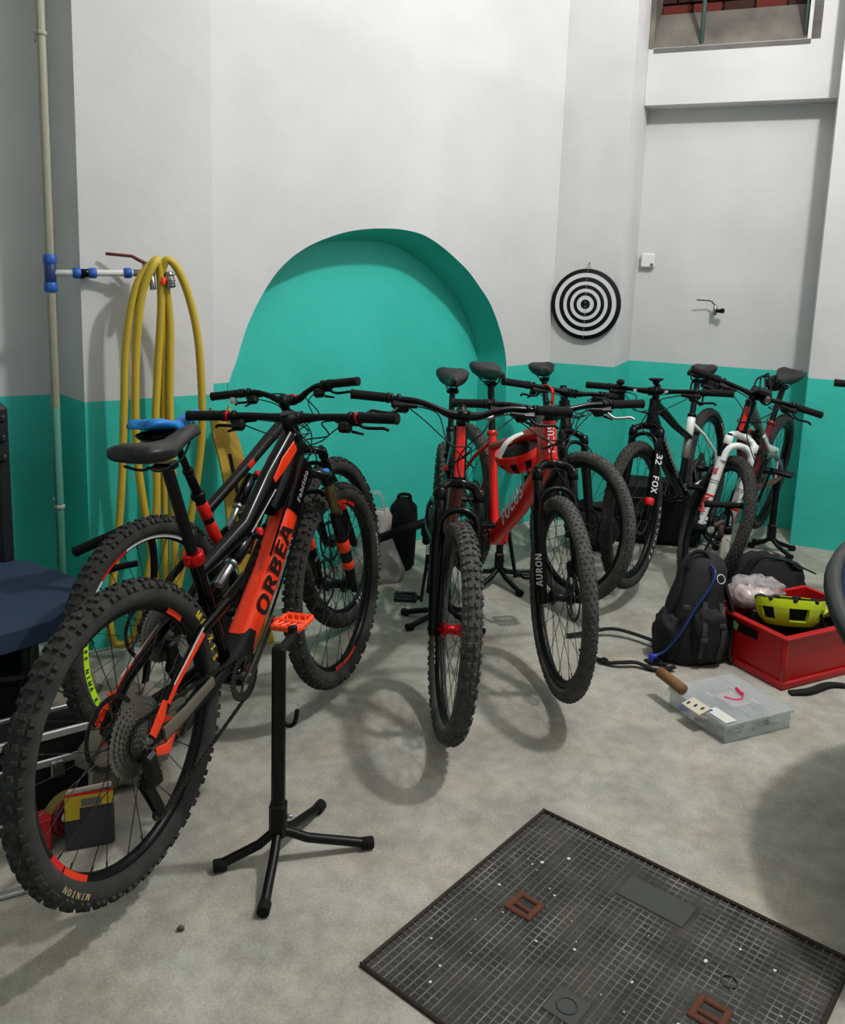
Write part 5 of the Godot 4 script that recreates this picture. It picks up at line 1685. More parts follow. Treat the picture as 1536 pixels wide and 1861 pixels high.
func rib2(st: SurfaceTool, c: Vector3, a: float, b: float) -> void:
	# ridge along x
	var h := 0.0045
	quad(st, c + V(-a, -h * 0.5, b), c + V(a, -h * 0.5, b), c + V(a, h * 0.5, 0), c + V(-a, h * 0.5, 0))
	quad(st, c + V(-a, h * 0.5, 0), c + V(a, h * 0.5, 0), c + V(a, -h * 0.5, -b), c + V(-a, -h * 0.5, -b))

# ---------------------------------------------------------------- things on the floor
func build_floor_things() -> void:
	var st: SurfaceTool
	# --- red crate
	var cx := Vector3(0.894, 0, -0.448)      # along the front
	var cz := Vector3(0.448, 0, 0.894)       # towards the viewer
	var cb := Basis(cx, Vector3.UP, cz)
	var co := Vector3(1.424, 0, -3.124)
	var t := thing("crate", "red plastic crate full of gear at the right", "crate", co)
	t.basis = cb
	var L := 0.56; var D := 0.39; var H := 0.215
	for s in [[V(L * 0.5, H * 0.5 + 0.015, -0.012), Vector3(L - 0.02, H - 0.03, 0.008)], [V(L * 0.5, H * 0.5 + 0.015, -D + 0.012), Vector3(L - 0.02, H - 0.03, 0.008)], [V(0.012, H * 0.5 + 0.015, -D * 0.5), Vector3(0.008, H - 0.03, D - 0.02)], [V(L - 0.012, H * 0.5 + 0.015, -D * 0.5), Vector3(0.008, H - 0.03, D - 0.02)]]:
		st = st0()
		box(st, at(s[0]), s[1], 0.002)
		part("side", done(st), M.red_crate, t)
	st = st0()
	box(st, at(V(L * 0.5, 0.012, -D * 0.5)), Vector3(L - 0.02, 0.01, D - 0.02), 0.003)
	part("bottom", done(st), M.red_crate, t)
	st = st0()
	for y in [[H - 0.008, 0.016, 0.018], [0.016, 0.03, 0.012]]:
		var o: float = y[2]
		box(st, at(V(L * 0.5, y[0], -0.006 + o * 0.3)), Vector3(L + o, y[1], 0.016), 0.005)
		box(st, at(V(L * 0.5, y[0], -D + 0.006 - o * 0.3)), Vector3(L + o, y[1], 0.016), 0.005)
		box(st, at(V(0.006 - o * 0.3, y[0], -D * 0.5)), Vector3(0.016, y[1], D + o), 0.005)
		box(st, at(V(L - 0.006 + o * 0.3, y[0], -D * 0.5)), Vector3(0.016, y[1], D + o), 0.005)
	for c in [V(0.008, 0, -0.008), V(L - 0.008, 0, -0.008), V(0.008, 0, -D + 0.008), V(L - 0.008, 0, -D + 0.008)]:
		cyl(st, c + V(0, 0.005, 0), c + V(0, H - 0.004, 0), 0.012, 14)
	part("rim", done(st), M.red_crate, t)
	st = st0()
	box(st, at(V(0.0045, 0.165, -D * 0.52)), Vector3(0.006, 0.036, 0.12), 0.002)
	part("hand_hole", done(st), M.black_matt, t)
	st = st0()
	box(st, at(V(0.0, 0.168, -D * 0.66), Basis(Vector3.RIGHT, 0.3)), Vector3(0.006, 0.03, 0.035), 0.002)
	part("label_sticker", done(st), M.green_leaf, t)
	# black strap lying under the crate
	st = st0()
	ribbon(st, spline([co + Vector3(0.02, 0.006, 0.03), co + Vector3(0.1, 0.012, 0.02), co + Vector3(0.2, 0.01, -0.04), co + Vector3(0.27, 0.006, -0.045)], 6), 0.03, 0.01)
	tag(part("strap", done(st), M.black_fabric, self), "flat black strap lying along the front foot of the red crate", "strap")
	# --- dark gear inside the crate
	st = st0()
	blob(st, Transform3D(cb, co + cb * V(0.29, 0.105, -0.2)), Vector3(0.24, 0.08, 0.155), 2.6, 0.35, 1.8, 8, 30, 18)
	tag(part("jacket", done(st), M.black_fabric, self), "crumpled black jacket filling the red crate under the helmet", "jacket")
	build_helmet(Transform3D(cb * Basis(Vector3.UP, 0.1) * Basis(Vector3.BACK, -0.2) * Basis(Vector3.RIGHT, -0.22), co + cb * V(0.18, 0.278, -0.15)).scaled_local(Vector3.ONE * 1.08))
	# clear bag with pinkish contents
	t = thing("plastic_bag", "shiny clear plastic bag of pale things at the back of the red crate", "bag", co + cb * V(0.19, 0.25, -0.34))
	t.basis = cb
	st = st0()
	blob(st, at(V(0, 0, 0)), Vector3(0.13, 0.068, 0.085), 2.2, 0.4, 2.2, 9, 30, 18)
	part("film", done(st), M.clear_film, t)
	st = st0()
	blob(st, at(V(0.03, -0.02, 0.02)), Vector3(0.055, 0.04, 0.04), 2.2, 0.5, 2.0, 10, 18, 12)
	blob(st, at(V(-0.05, -0.01, 0.0)), Vector3(0.06, 0.045, 0.045), 2.2, 0.5, 2.0, 12, 18, 12)
	part("contents", done(st), M.pale_pink, t)
	# black bag behind
	t = thing("holdall", "black bag with flat straps lying behind the red crate", "bag", co + cb * V(0.46, 0.0, -0.56))
	t.basis = cb
	st = st0()
	blob(st, at(V(0, 0.15, 0)), Vector3(0.24, 0.155, 0.13), 2.8, 0.25, 1.5, 14, 30, 18, 0.002)
	part("bag_body", done(st), M.black_fabric, t)
	st = st0()
	ribbon(st, spline([V(-0.24, 0.2, 0.1), V(-0.1, 0.318, 0.05), V(0.05, 0.31, 0.07), V(0.22, 0.24, 0.12)], 6), 0.03, 0.006)
	part("bag_strap", done(st), M.black_satin, t)
	# pale gloves
	t = thing("glove", "worn beige and grey glove on the right of the red crate", "glove", co + cb * V(0.44, 0.2, -0.14))
	t.basis = cb * Basis(Vector3.UP, 0.5)
	st = st0()
	blob(st, at(V(0.03, 0.0, 0)), Vector3(0.06, 0.022, 0.05), 2.5, 0.3, 2.0, 15, 20, 12)
	part("palm", done(st), M.grey_fabric_light, t)
	for i in 4:
		st = st0()
		var z := -0.036 + i * 0.024
		tube(st, spline([V(-0.01, 0.004, z), V(-0.045, 0.016 + 0.004 * i, z * 1.1), V(-0.08 - 0.008 * (i % 2), 0.004, z * 1.15)], 4), [0.0125, 0.0125, 0.0125, 0.0125, 0.0125, 0.012, 0.0115, 0.011, 0.008], 10)
		part("finger", done(st), M.beige_cloth, t)
	build_backpack()
	build_organizer()
	build_pump()
	build_right_chair()
	build_left_things()
	build_back_things()

func build_helmet(tf: Transform3D) -> void:
	var t := thing("helmet", "bright yellow-green helmet with a peak lying upside down in the red crate", "helmet")
	t.transform = tf
	# lying upside down: rim and pads on top, yellow side band with vents, black crown below
	var st := st0()
	var P := func(lon: float, lat: float, k: float) -> Vector3:
		var a := deg_to_rad(lon); var b := deg_to_rad(lat)
		return Vector3(cos(a) * cos(b) * 0.148 * k, -sin(b) * 0.115 * k, sin(a) * cos(b) * 0.112 * k)
	for lon in range(0, 360, 10):
		shell_cell(st, P, lon, lon + 10.0, -8.0, 8.0)
		shell_cell(st, P, lon, lon + 10.0, 34.0, 46.0)
	for lon in range(20, 380, 60):
		shell_cell(st, P, lon, lon + 26.0, 8.0, 34.0)
	part("shell", done(st), M.helmet_yellow, t)
	st = st0()
	for lon in range(0, 360, 15):
		shell_cell(st, P, lon, lon + 15.0, 46.0, 66.0)
		shell_cell(st, P, lon, lon + 15.0, 66.0, 89.0)
	part("crown", done(st), M.black_satin, t)
	st = st0()
	smooth(st, 1)
	for lon in range(0, 360, 15):
		for lat in [[2.0, 30.0], [30.0, 60.0], [60.0, 88.0]]:
			quad(st, P.call(lon, lat[0], 0.84), P.call(lon + 15.0, lat[0], 0.84), P.call(lon + 15.0, lat[1], 0.84), P.call(lon, lat[1], 0.84))
	for lon in range(0, 360, 40):
		var c: Vector3 = P.call(lon + 12.0, -6.0, 0.9)
		blob(st, at(c), Vector3(0.017, 0.01, 0.015), 2.4, 0.2, 2.0, lon + 1, 12, 8)
	part("liner", done(st), M.black_matt, t)
	st = st0()
	smooth(st, 2)
	# peak: a curved blade reaching forward and down from the rim
	var rows := []
	for i in 9:
		var q := -1.0 + 2.0 * i / 8.0
		rows.append([Vector3(0.11 - 0.06 * q * q, -0.045 + 0.012 * q * q, q * 0.108), Vector3(0.245 - 0.07 * q * q, -0.01 + 0.012 * q * q, q * 0.085)])
	for i in 8:
		quad(st, rows[i][0], rows[i + 1][0], rows[i + 1][1], rows[i][1])
		var dn := V(0, -0.008, 0)
		quad(st, rows[i][0] + dn, rows[i][1] + dn, rows[i + 1][1] + dn, rows[i + 1][0] + dn)
		quad(st, rows[i][1], rows[i + 1][1], rows[i + 1][1] + dn, rows[i][1] + dn)
	part("peak", done(st), M.helmet_yellow, t)
	st = st0()
	ribbon(st, spline([V(0.04, -0.03, 0.1), V(0.06, -0.09, 0.11), V(0.12, -0.075, 0.12), V(0.16, -0.06, 0.1)], 5), 0.016, 0.003)
	part("chin_strap", done(st), M.black_fabric, t)

func shell_cell(st: SurfaceTool, P: Callable, a0: float, a1: float, b0: float, b1: float) -> void:
	smooth(st, 1)
	var n := 3
	for i in n:
		for j in n:
			var u0: float = lerp(a0, a1, float(i) / n); var u1: float = lerp(a0, a1, float(i + 1) / n)
			var w0: float = lerp(b0, b1, float(j) / n); var w1: float = lerp(b0, b1, float(j + 1) / n)
			quad(st, P.call(u0, w0, 1.0), P.call(u0, w1, 1.0), P.call(u1, w1, 1.0), P.call(u1, w0, 1.0))
	flat(st)
	for e in [[a0, b0, a1, b0], [a1, b0, a1, b1], [a1, b1, a0, b1], [a0, b1, a0, b0]]:
		quad(st, P.call(e[0], e[1], 1.0), P.call(e[2], e[3], 1.0), P.call(e[2], e[3], 0.9), P.call(e[0], e[1], 0.9))

func build_backpack() -> void:
	var t := thing("backpack", "black hydration backpack with a blue tube standing between bicycle and red crate", "backpack", Vector3(1.16, 0, -3.42), 0.12)
	t.scale = Vector3(0.88, 1.0, 0.95)
	var st := st0()
	# body: stacked sections, leaning back a little
	var sec := [[0.0, 0.15, 0.11, 0.0], [0.03, 0.165, 0.125, 0.0], [0.12, 0.15, 0.125, 0.005], [0.22, 0.125, 0.11, 0.015], [0.3, 0.115, 0.1, 0.03], [0.37, 0.105, 0.085, 0.045], [0.41, 0.08, 0.06, 0.055], [0.43, 0.03, 0.025, 0.06]]
	smooth(st, 1)
	var nz := FastNoiseLite.new(); nz.seed = 5; nz.frequency = 6.0
	var rings := []
	for s in sec:
		var r := PackedVector3Array()
		for k in 24:
			var a := TAU * k / 24
			var p := Vector3(s[3] + sign(cos(a)) * pow(absf(cos(a)), 0.7) * s[1], s[0], sign(sin(a)) * pow(absf(sin(a)), 0.7) * s[2] - s[3])
			p += Vector3(cos(a), 0, sin(a)) * nz.get_noise_3dv(p) * 0.022
			r.append(p)
		rings.append(r)
	for i in rings.size() - 1:
		for k in 24:
			var k2 := (k + 1) % 24
			quad(st, rings[i][k2], rings[i][k], rings[i + 1][k], rings[i + 1][k2])
	for k in range(1, 23):
		tri(st, rings[-1][0], rings[-1][k + 1], rings[-1][k])
	part("pack_body", done(st), M.pack_black, t)
	st = st0()
	blob(st, at(V(0.02, 0.13, 0.1)), Vector3(0.085, 0.11, 0.05), 3.0, 0.25, 2.0, 6, 24, 16, 0.004)
	part("front_pocket", done(st), M.pack_black, t)
	st = st0()
	blob(st, at(V(-0.14, 0.1, 0.03)), Vector3(0.055, 0.1, 0.075), 2.6, 0.3, 2.0, 7, 24, 16, 0.004)
	part("side_pocket", done(st), M.pack_navy, t)
	for s in [[V(0.0, 0.27, 0.095), V(-0.02, 0.17, 0.155), V(-0.03, 0.05, 0.15)], [V(0.085, 0.26, 0.085), V(0.075, 0.16, 0.15), V(0.06, 0.04, 0.145)]]:
		st = st0()
		ribbon(st, spline([s[0], s[1], s[2]], 6), 0.022, 0.004, Vector3.RIGHT)
		part("compression_strap", done(st), M.grey_fabric, t)
	for p in [V(0.07, 0.185, 0.145), V(-0.02, 0.13, 0.158), V(-0.09, 0.25, 0.1)]:
		st = st0()
		box(st, at(p, Basis(Vector3.RIGHT, -0.2)), Vector3(0.034, 0.02, 0.012), 0.004)
		part("buckle", done(st), M.grey_fabric, t)
	st = st0()
	torus(st, 0.019, 0.0022, at(V(0.085, 0.355, 0.062), Basis(Vector3.RIGHT, -0.45)), 28, 8)
	part("ring_logo", done(st), M.white_decal, t)
	part("lettering", text_mesh("OSPREY", 0.011), M.grey_decal, t, Transform3D(Basis(Vector3.BACK, 1.35) * Basis(Vector3.RIGHT, 0.0), V(0.075, 0.235, 0.128)))
	st = st0()
	tube(st, spline([V(0.045, 0.405, 0.03), V(0.05, 0.385, 0.07), V(0.02, 0.335, 0.095), V(-0.05, 0.25, 0.11), V(-0.11, 0.16, 0.12), V(-0.17, 0.07, 0.1), V(-0.215, 0.045, 0.1)], 8), 0.0058, 8)
	part("drinking_tube", done(st), M.tube_blue, t)
	st = st0()
	cyl(st, V(-0.212, 0.045, 0.1), V(-0.25, 0.034, 0.1), 0.01, 12)
	cyl(st, V(-0.24, 0.02, 0.1), V(-0.24, 0.05, 0.1), 0.012, 12)
	part("bite_valve", done(st), M.valve_blue, t)
	st = st0()
	tube(st, spline([V(-0.05, 0.385, 0.0), V(-0.02, 0.44, -0.02), V(0.04, 0.44, -0.02), V(0.07, 0.39, 0.0)], 6), 0.009, 8)
	part("grab_handle", done(st), M.black_fabric, t)
	for s in [[V(-0.07, 0.37, -0.03), V(-0.11, 0.27, 0.02), V(-0.16, 0.15, 0.02), V(-0.185, 0.04, 0.03)], [V(0.12, 0.33, 0.02), V(0.155, 0.2, 0.06), V(0.14, 0.05, 0.08), V(0.155, 0.01, 0.1)]]:
		st = st0()
		ribbon(st, spline(s, 6), 0.04, 0.012, Vector3(0, 0, 1))
		part("shoulder_strap", done(st), M.black_fabric, t)
	# belt ends spread over the floor towards the red bicycle
	var o := Vector3(1.16, 0, -3.42)
	var inv := t.transform.affine_inverse()
	for s in [[Vector3(1.03, 0.03, -3.47), Vector3(0.95, 0.03, -3.55), Vector3(0.86, 0.035, -3.585), Vector3(0.75, 0.02, -3.57), Vector3(0.66, 0.012, -3.55)], [Vector3(1.05, 0.02, -3.26), Vector3(0.97, 0.008, -3.25), Vector3(0.9, 0.02, -3.285), Vector3(0.83, 0.02, -3.28), Vector3(0.77, 0.008, -3.31), Vector3(0.7, 0.006, -3.43)], [Vector3(1.03, 0.012, -3.3), Vector3(0.98, 0.008, -3.315), Vector3(0.955, 0.006, -3.35)]]:
		st = st0()
		var q := []
		for p in s: q.append(inv * p)
		ribbon(st, spline(q, 6), 0.026, 0.005)
		var bs := part("belt_strap", done(st), M.black_fabric, t)
		st = st0()
		var e: Vector3 = q[-2]
		box(st, at(e + V(0, 0.006, 0), Basis(Vector3.UP, 0.4)), Vector3(0.045, 0.012, 0.03), 0.004)
		part("belt_buckle", done(st), M.black_satin, bs)

func build_organizer() -> void:
	var ex := Vector3(0.909, 0, -0.416)     # along the front-right edge
	var ez := Vector3(0.423, 0, 0.906)
	var bs := Basis(ex, Vector3.UP, ez)
	var o := Vector3(1.068, 0, -2.718)
	var L := 0.30; var D := 0.285; var H := 0.062
	var t := thing("organizer_box", "clear plastic compartment box with a hinged lid on the floor", "box", o)
	t.basis = bs
	var st: SurfaceTool
	for s in [[V(L * 0.5, H * 0.5, -0.003), Vector3(L, H, 0.003)], [V(L * 0.5, H * 0.5, -D + 0.003), Vector3(L, H, 0.003)], [V(0.003, H * 0.5, -D * 0.5), Vector3(0.003, H, D)], [V(L - 0.003, H * 0.5, -D * 0.5), Vector3(0.003, H, D)], [V(L * 0.5, 0.003, -D * 0.5), Vector3(L, 0.003, D)]]:
		st = st0()
		box(st, at(s[0]), s[1], 0.001)
		part("box_wall", done(st), M.clear_plastic, t)
	for k in 4:
		st = st0()
		box(st, at(V(L * (k + 1) / 5.0, H * 0.45, -D * 0.5)), Vector3(0.002, H * 0.85, D - 0.012))
		part("divider", done(st), M.clear_plastic, t)
	for k in 2:
		st = st0()
		box(st, at(V(L * 0.5, H * 0.45, -D * (k + 1) / 3.0)), Vector3(L - 0.012, H * 0.85, 0.002))
		part("divider", done(st), M.clear_plastic, t)
	# lid
	st = st0()
	box(st, at(V(L * 0.5, H + 0.006, -D * 0.5)), Vector3(L + 0.012, 0.004, D + 0.012), 0.0015)
	part("lid", done(st), M.clear_plastic, t)
	st = st0()
	for s in [[V(L * 0.5, H + 0.003, 0.005), Vector3(L + 0.014, 0.014, 0.004)], [V(L * 0.5, H + 0.003, -D - 0.005), Vector3(L + 0.014, 0.014, 0.004)], [V(-0.005, H + 0.003, -D * 0.5), Vector3(0.004, 0.014, D + 0.014)], [V(L + 0.005, H + 0.003, -D * 0.5), Vector3(0.004, 0.014, D + 0.014)]]:
		box(st, at(s[0]), s[1], 0.0015)
	for k in 4:
		box(st, at(V(L * (k + 1) / 5.0, H + 0.0095, -D * 0.5)), Vector3(0.005, 0.003, D - 0.02), 0.001)
	for k in [0.3, 0.7]:
		box(st, at(V(L * k, H - 0.004, 0.008)), Vector3(0.04, 0.03, 0.005), 0.002)
	part("lid_rim", done(st), M.clear_plastic, t)
	# small parts inside
	var rng := RandomNumberGenerator.new(); rng.seed = 21
	var mats := [M.pale_pink, M.white_decal, M.grey_paint, M.steel, M.blue_coupling, M.grey_decal, M.black_matt]
	for i in 15:
		var cxp := L * ((i % 5) + 0.5) / 5.0; var czp := -D * (int(i / 5) + 0.5) / 3.0
		st = st0()
		if i % 3 == 0: box(st, at(V(cxp, 0.022, czp), Basis(Vector3.UP, rng.randf() * 2.0)), Vector3(0.03, 0.032, 0.045), 0.004)
		elif i % 3 == 1: torus(st, 0.016, 0.006, at(V(cxp, 0.012, czp), Basis(Vector3.RIGHT, PI / 2)), 20, 8)
		else: cyl(st, V(cxp - 0.015, 0.014, czp - 0.02), V(cxp + 0.012, 0.018, czp + 0.025), 0.009, 12)
		part("small_part", done(st), mats[rng.randi() % mats.size()], t)
	# card with slots and a leaflet under the lid edge
	st = st0()
	box(st, at(V(-0.012, H + 0.012, -0.135), Basis(Vector3.BACK, 0.25)), Vector3(0.055, 0.0015, 0.09))
	var card := part("header_card", done(st), M.paper, t)
	for k in 3:
		st = st0()
		box(st, at(V(-0.02 + 0.006 * k, H + 0.0125 + 0.0015 * k, -0.165 + k * 0.028), Basis(Vector3.BACK, 0.25)), Vector3(0.014, 0.0012, 0.007))
		part("card_slot", done(st), M.black_decal, card)
	st = st0()
	box(st, at(V(0.026, H + 0.0105, -0.055)), Vector3(0.05, 0.0012, 0.1))
	part("leaflet", done(st), M.paper_shiny, t)
	st = st0()
	box(st, at(V(0.012, H + 0.0118, -0.1)), Vector3(0.02, 0.0008, 0.022))
	part("leaflet_print", done(st), M.blue_coupling, t)
	st = st0()
	box(st, at(V(0.17, H * 0.92, -0.15)), Vector3(0.08, 0.004, 0.1))
	part("pink_sachet", done(st), M.pale_pink, t)
	# pink zip puller on the lid
	var tz := thing("pink_cord", "bright pink cord with a bead lying on the clear box lid", "cord", o + bs * V(0.185, H + 0.0085, -0.155))
	tz.basis = bs
	st = st0()
	tube(st, spline([V(-0.05, 0.003, 0.0), V(-0.03, 0.003, 0.03), V(0.0, 0.003, 0.035), V(0.02, 0.004, 0.02), V(0.03, 0.005, 0.008)], 6), 0.0024, 8)
	part("cord", done(st), M.pink, tz)
	st = st0()
	cyl(st, V(0.024, 0.006, 0.016), V(0.034, 0.006, -0.028), 0.0055, 12)
	part("bead", done(st), M.pink, tz)
	# cardboard tube lying across the corner of the box
	st = st0()
	var a := Vector3(0.925, 0.098, -3.045); var b := Vector3(0.975, 0.094, -2.916)
	var tt := thing("cardboard_tube", "brown cardboard roll resting on the left corner of the clear box", "tube", a)
	lathe(st, [[0.0, 0.004], [0.016, 0.004], [0.019, 0.0], [0.0205, 0.0], [0.0205, (b - a).length()], [0.0, (b - a).length()]], at(Vector3.ZERO, along(b - a)), 18)
	part("roll", done(st), M.cardboard, tt)
	st = st0()
	cyl(st, Vector3.ZERO - (b - a).normalized() * 0.001, (b - a).normalized() * 0.004, 0.0155, 16)
	part("roll_end", done(st), M.paper, tt)

func build_pump() -> void:
	var o := Vector3(1.40, 0, -3.84)
	var t := thing("floor_pump", "bicycle floor pump with a white barrel and black handle behind the backpack", "pump", o)
	var st := st0()
	cyl(st, V(0.01, 0.03, 0), V(0.018, 0.415, 0.0), 0.0225, 20)
	part("barrel", done(st), M.white_dirty, t)
	st = st0()
	cyl(st, V(0.018, 0.41, 0), V(0.0185, 0.445, 0), 0.0245, 18)
	cyl(st, V(0.0185, 0.44, 0), V(0.02, 0.54, 0), 0.0075, 12)
	part("piston_rod", done(st), M.black_satin, t)
	st = st0()
	lathe(st, [[0.0, 0.0], [0.0145, 0.0], [0.016, 0.006], [0.0145, 0.05], [0.013, 0.085], [0.0155, 0.11], [0.0155, 0.12], [0.013, 0.145], [0.0145, 0.18], [0.016, 0.224], [0.0145, 0.23], [0.0, 0.23]], at(V(-0.093, 0.548, 0.0), along(Vector3(1, -0.015, 0.05))), 18)
	part("handle", done(st), M.black_rubber, t)
	st = st0()
	box(st, at(V(0.01, 0.012, 0.0)), Vector3(0.24, 0.022, 0.09), 0.009)
	cyl(st, V(0.01, 0.02, 0), V(0.01, 0.06, 0), 0.032, 18)
	part("foot_plate", done(st), M.black_satin, t)
	st = st0()
	tube(st, spline([V(0.03, 0.06, 0.0), V(-0.08, 0.05, 0.03), V(-0.1, 0.25, 0.02), V(-0.04, 0.42, 0.015), V(-0.012, 0.46, 0.03), V(-0.02, 0.38, 0.03)], 7), 0.0055, 8)
	part("pump_hose", done(st), M.black_rubber, t)
	st = st0()
	cyl(st, V(-0.02, 0.4, 0.03), V(-0.02, 0.46, 0.03), 0.0135, 12)
	box(st, at(V(-0.03, 0.465, 0.03), Basis(Vector3.BACK, 0.5)), Vector3(0.05, 0.02, 0.02), 0.005)
	part("pump_head", done(st), M.cardboard_dark, t)

func build_right_chair() -> void:
	# low round trampoline: blue mat inside a thick dark padded rim, on six legs, one side slightly raised
	var t := thing("trampoline", "round blue mat with a thick dark padded rim, cut off at the right edge", "trampoline", Vector3(1.821, 0, -2.01))
	var n := Vector3(sin(0.152), cos(0.152) * cos(0.257), sin(0.257)).normalized()
	var x := n.cross(Vector3.BACK).normalized()
	var bs := Basis(x, n, x.cross(n))
	var tf := Transform3D(bs, V(0, 0.571, 0))
	var R := 0.765
	var st := st0()
	ring_y(st, [[R - 0.04, 0.008], [R - 0.03, 0.02], [R - 0.012, 0.02], [R, 0.008], [R + 0.002, -0.014], [R - 0.012, -0.026], [R - 0.03, -0.024], [R - 0.04, -0.01]], tf, 72)
	part("padded_rim", done(st), M.rim_dark, t)
	st = st0()
	lathe(st, [[0.0, -0.012], [R * 0.5, -0.01], [R - 0.035, -0.004], [R - 0.035, 0.004], [R * 0.5, -0.002], [0.0, -0.004]], tf, 72)
	part("mat", done(st), M.cushion_blue, t)
	for i in 6:
		var a := TAU * (i + 0.35) / 6
		var top := tf * Vector3(cos(a) * 0.42, -0.012, sin(a) * 0.42)
		st = st0()
		tube(st, [top, Vector3(top.x, 0.02, top.z)], 0.015, 12)
		var lg := part("leg", done(st), M.black_satin, t)
		st = st0()
		cyl(st, Vector3(top.x, 0.0, top.z), Vector3(top.x, 0.04, top.z), 0.019, 12)
		part("rubber_foot", done(st), M.black_rubber, lg)

func ring_y(st: SurfaceTool, prof: Array, tf: Transform3D, sides: int) -> void:
	ring(st, prof, tf * Transform3D(Basis(Vector3.RIGHT, -PI / 2), Vector3.ZERO), sides)

func build_left_things() -> void:
	var st: SurfaceTool
	# chair at the left edge
	var t := thing("chair", "dark chair with a blue-grey seat behind the rear wheel at far left", "chair", Vector3(-1.36, 0, -2.62))
	st = st0()
	var seat := PackedVector2Array([Vector2(-0.28, -0.36), Vector2(-0.05, -0.36), Vector2(0.2, -0.2), Vector2(0.275, -0.02), Vector2(0.26, 0.16), Vector2(0.14, 0.3), Vector2(-0.28, 0.3)])
	prism(st, seat, Transform3D(Basis(Vector3.RIGHT, Vector3(0, 0, 1), Vector3(0, -1, 0)) , V(0, 0.475, 0)), 0.06)
	part("seat", done(st), M.seat_blue, t)
	st = st0()
	box(st, at(V(-0.32, 0.74, -0.36)), Vector3(0.44, 0.62, 0.05), 0.02)
	part("backrest", done(st), M.chair_navy, t)
	for y in [0.86, 0.93, 1.0]:
		st = st0()
		box(st, at(V(-0.3, y, -0.33)), Vector3(0.42, 0.03, 0.02), 0.008)
		part("back_slat", done(st), M.chair_navy, t)
	for s in [[0.2, 0.2], [0.2, -0.22], [-0.22, 0.24], [-0.2, -0.34]]:
		st = st0()
		cyl(st, V(s[0], 0.0, s[1]), V(s[0] * 0.95, 0.43, s[1] * 0.95), 0.0135, 12)
		part("leg", done(st), M.black_satin, t)
	st = st0()
	tube(st, spline([V(0.25, 0.2, 0.06), V(0.255, 0.4, 0.07), V(0.29, 0.53, 0.03), V(0.37, 0.575, -0.02), V(0.44, 0.58, -0.08)], 8), 0.011, 10)
	part("arm_tube", done(st), M.black_satin, t)
	# black storage box under the chair
	t = thing("storage_box", "black storage box under the blue-grey chair seat at far left", "box", Vector3(-1.42, 0, -2.5), 0.3)
	st = st0()
	box(st, at(V(0, 0.16, 0)), Vector3(0.42, 0.31, 0.42), 0.012)
	part("box_body", done(st), M.black_matt, t)
	st = st0()
	box(st, at(V(0, 0.33, 0)), Vector3(0.44, 0.03, 0.44), 0.01)
	part("box_lid", done(st), M.black_satin, t)
	# spare handle grip sticking out behind the wheel
	t = thing("scooter_handle", "black handle grip poking out left of the red and white rimmed rear wheel", "handle", Vector3(-1.16, 0.0, -2.72))
	st = st0()
	grip_mesh(st, V(0.2, 0.69, 0.02), V(0.03, 0.605, 0.0))
	part("grip", done(st), M.black_rubber, t)
	st = st0()
	tube(st, spline([V(0.18, 0.68, 0.02), V(0.27, 0.7, 0.03), V(0.3, 0.6, 0.03), V(0.28, 0.3, 0.03), V(0.24, 0.02, 0.04)], 6), 0.012, 10)
	box(st, at(V(0.24, 0.01, 0.04)), Vector3(0.12, 0.02, 0.1), 0.006)
	part("handle_stem", done(st), M.black_satin, t)
	# tool case with aluminium edges, seen through the rear wheel
	var bx := Basis(Vector3.UP, 0.62)
	t = thing("tool_case", "black tool case with aluminium edges seen through the nearest rear wheel", "case", Vector3(-1.13, 0, -2.2))
	t.basis = bx
	st = st0()
	box(st, at(V(0, 0.13, 0)), Vector3(0.42, 0.24, 0.14), 0.006)
	part("case_body", done(st), M.black_matt, t)
	for y in [0.012, 0.17, 0.25]:
		st = st0()
		for s in [-1.0, 1.0]:
			box(st, at(V(0, y, s * 0.068)), Vector3(0.43, 0.024, 0.012), 0.003)
			box(st, at(V(s * 0.21, y, 0)), Vector3(0.012, 0.024, 0.14), 0.003)
		part("case_edge", done(st), M.aluminium, t)
	st = st0()
	for sx in [-1.0, 1.0]:
		for sz in [-1.0, 1.0]:
			box(st, at(V(sx * 0.21, 0.13, sz * 0.068)), Vector3(0.016, 0.25, 0.016), 0.003)
	part("case_corner", done(st), M.aluminium, t)
	for k in [-0.1, 0.12]:
		st = st0()
		box(st, at(V(k, 0.15, 0.078)), Vector3(0.036, 0.05, 0.012), 0.004)
		cyl(st, V(k, 0.165, 0.083), V(k, 0.165, 0.09), 0.012, 14)
		part("latch", done(st), M.steel, t)
	# red small box on the case front
	t = thing("red_box", "small bright red plastic box in front of the tool case", "box", Vector3(-0.99, 0.0, -2.06))
	t.basis = bx
	st = st0()
	box(st, at(V(0, 0.045, 0)), Vector3(0.075, 0.09, 0.05), 0.004)
	part("box_body", done(st), M.red_crate, t)
	st = st0()
	box(st, at(V(0, 0.092, 0)), Vector3(0.079, 0.012, 0.054), 0.003)
	part("box_lid", done(st), M.red_crate, t)
	# dark pouch with yellow and red header card
	var pb := Basis(Vector3.UP, 0.35) * Basis(Vector3.RIGHT, -0.12)
	t = thing("tool_packet", "dark flat packet with a yellow and red header card behind the spokes", "packet", Vector3(-0.855, 0.0, -2.09))
	t.basis = pb
	st = st0()
	box(st, at(V(0, 0.075, 0)), Vector3(0.125, 0.15, 0.022), 0.006)
	part("packet_body", done(st), M.packet_grey, t)
	st = st0()
	box(st, at(V(0.0, 0.132, 0.0125)), Vector3(0.122, 0.034, 0.002))
	box(st, at(V(-0.042, 0.1, 0.0125)), Vector3(0.036, 0.032, 0.002))
	var hc := part("header_card", done(st), M.yellow_decal, t)
	st = st0()
	box(st, at(V(0.0, 0.1515, 0.0128)), Vector3(0.124, 0.006, 0.0024))
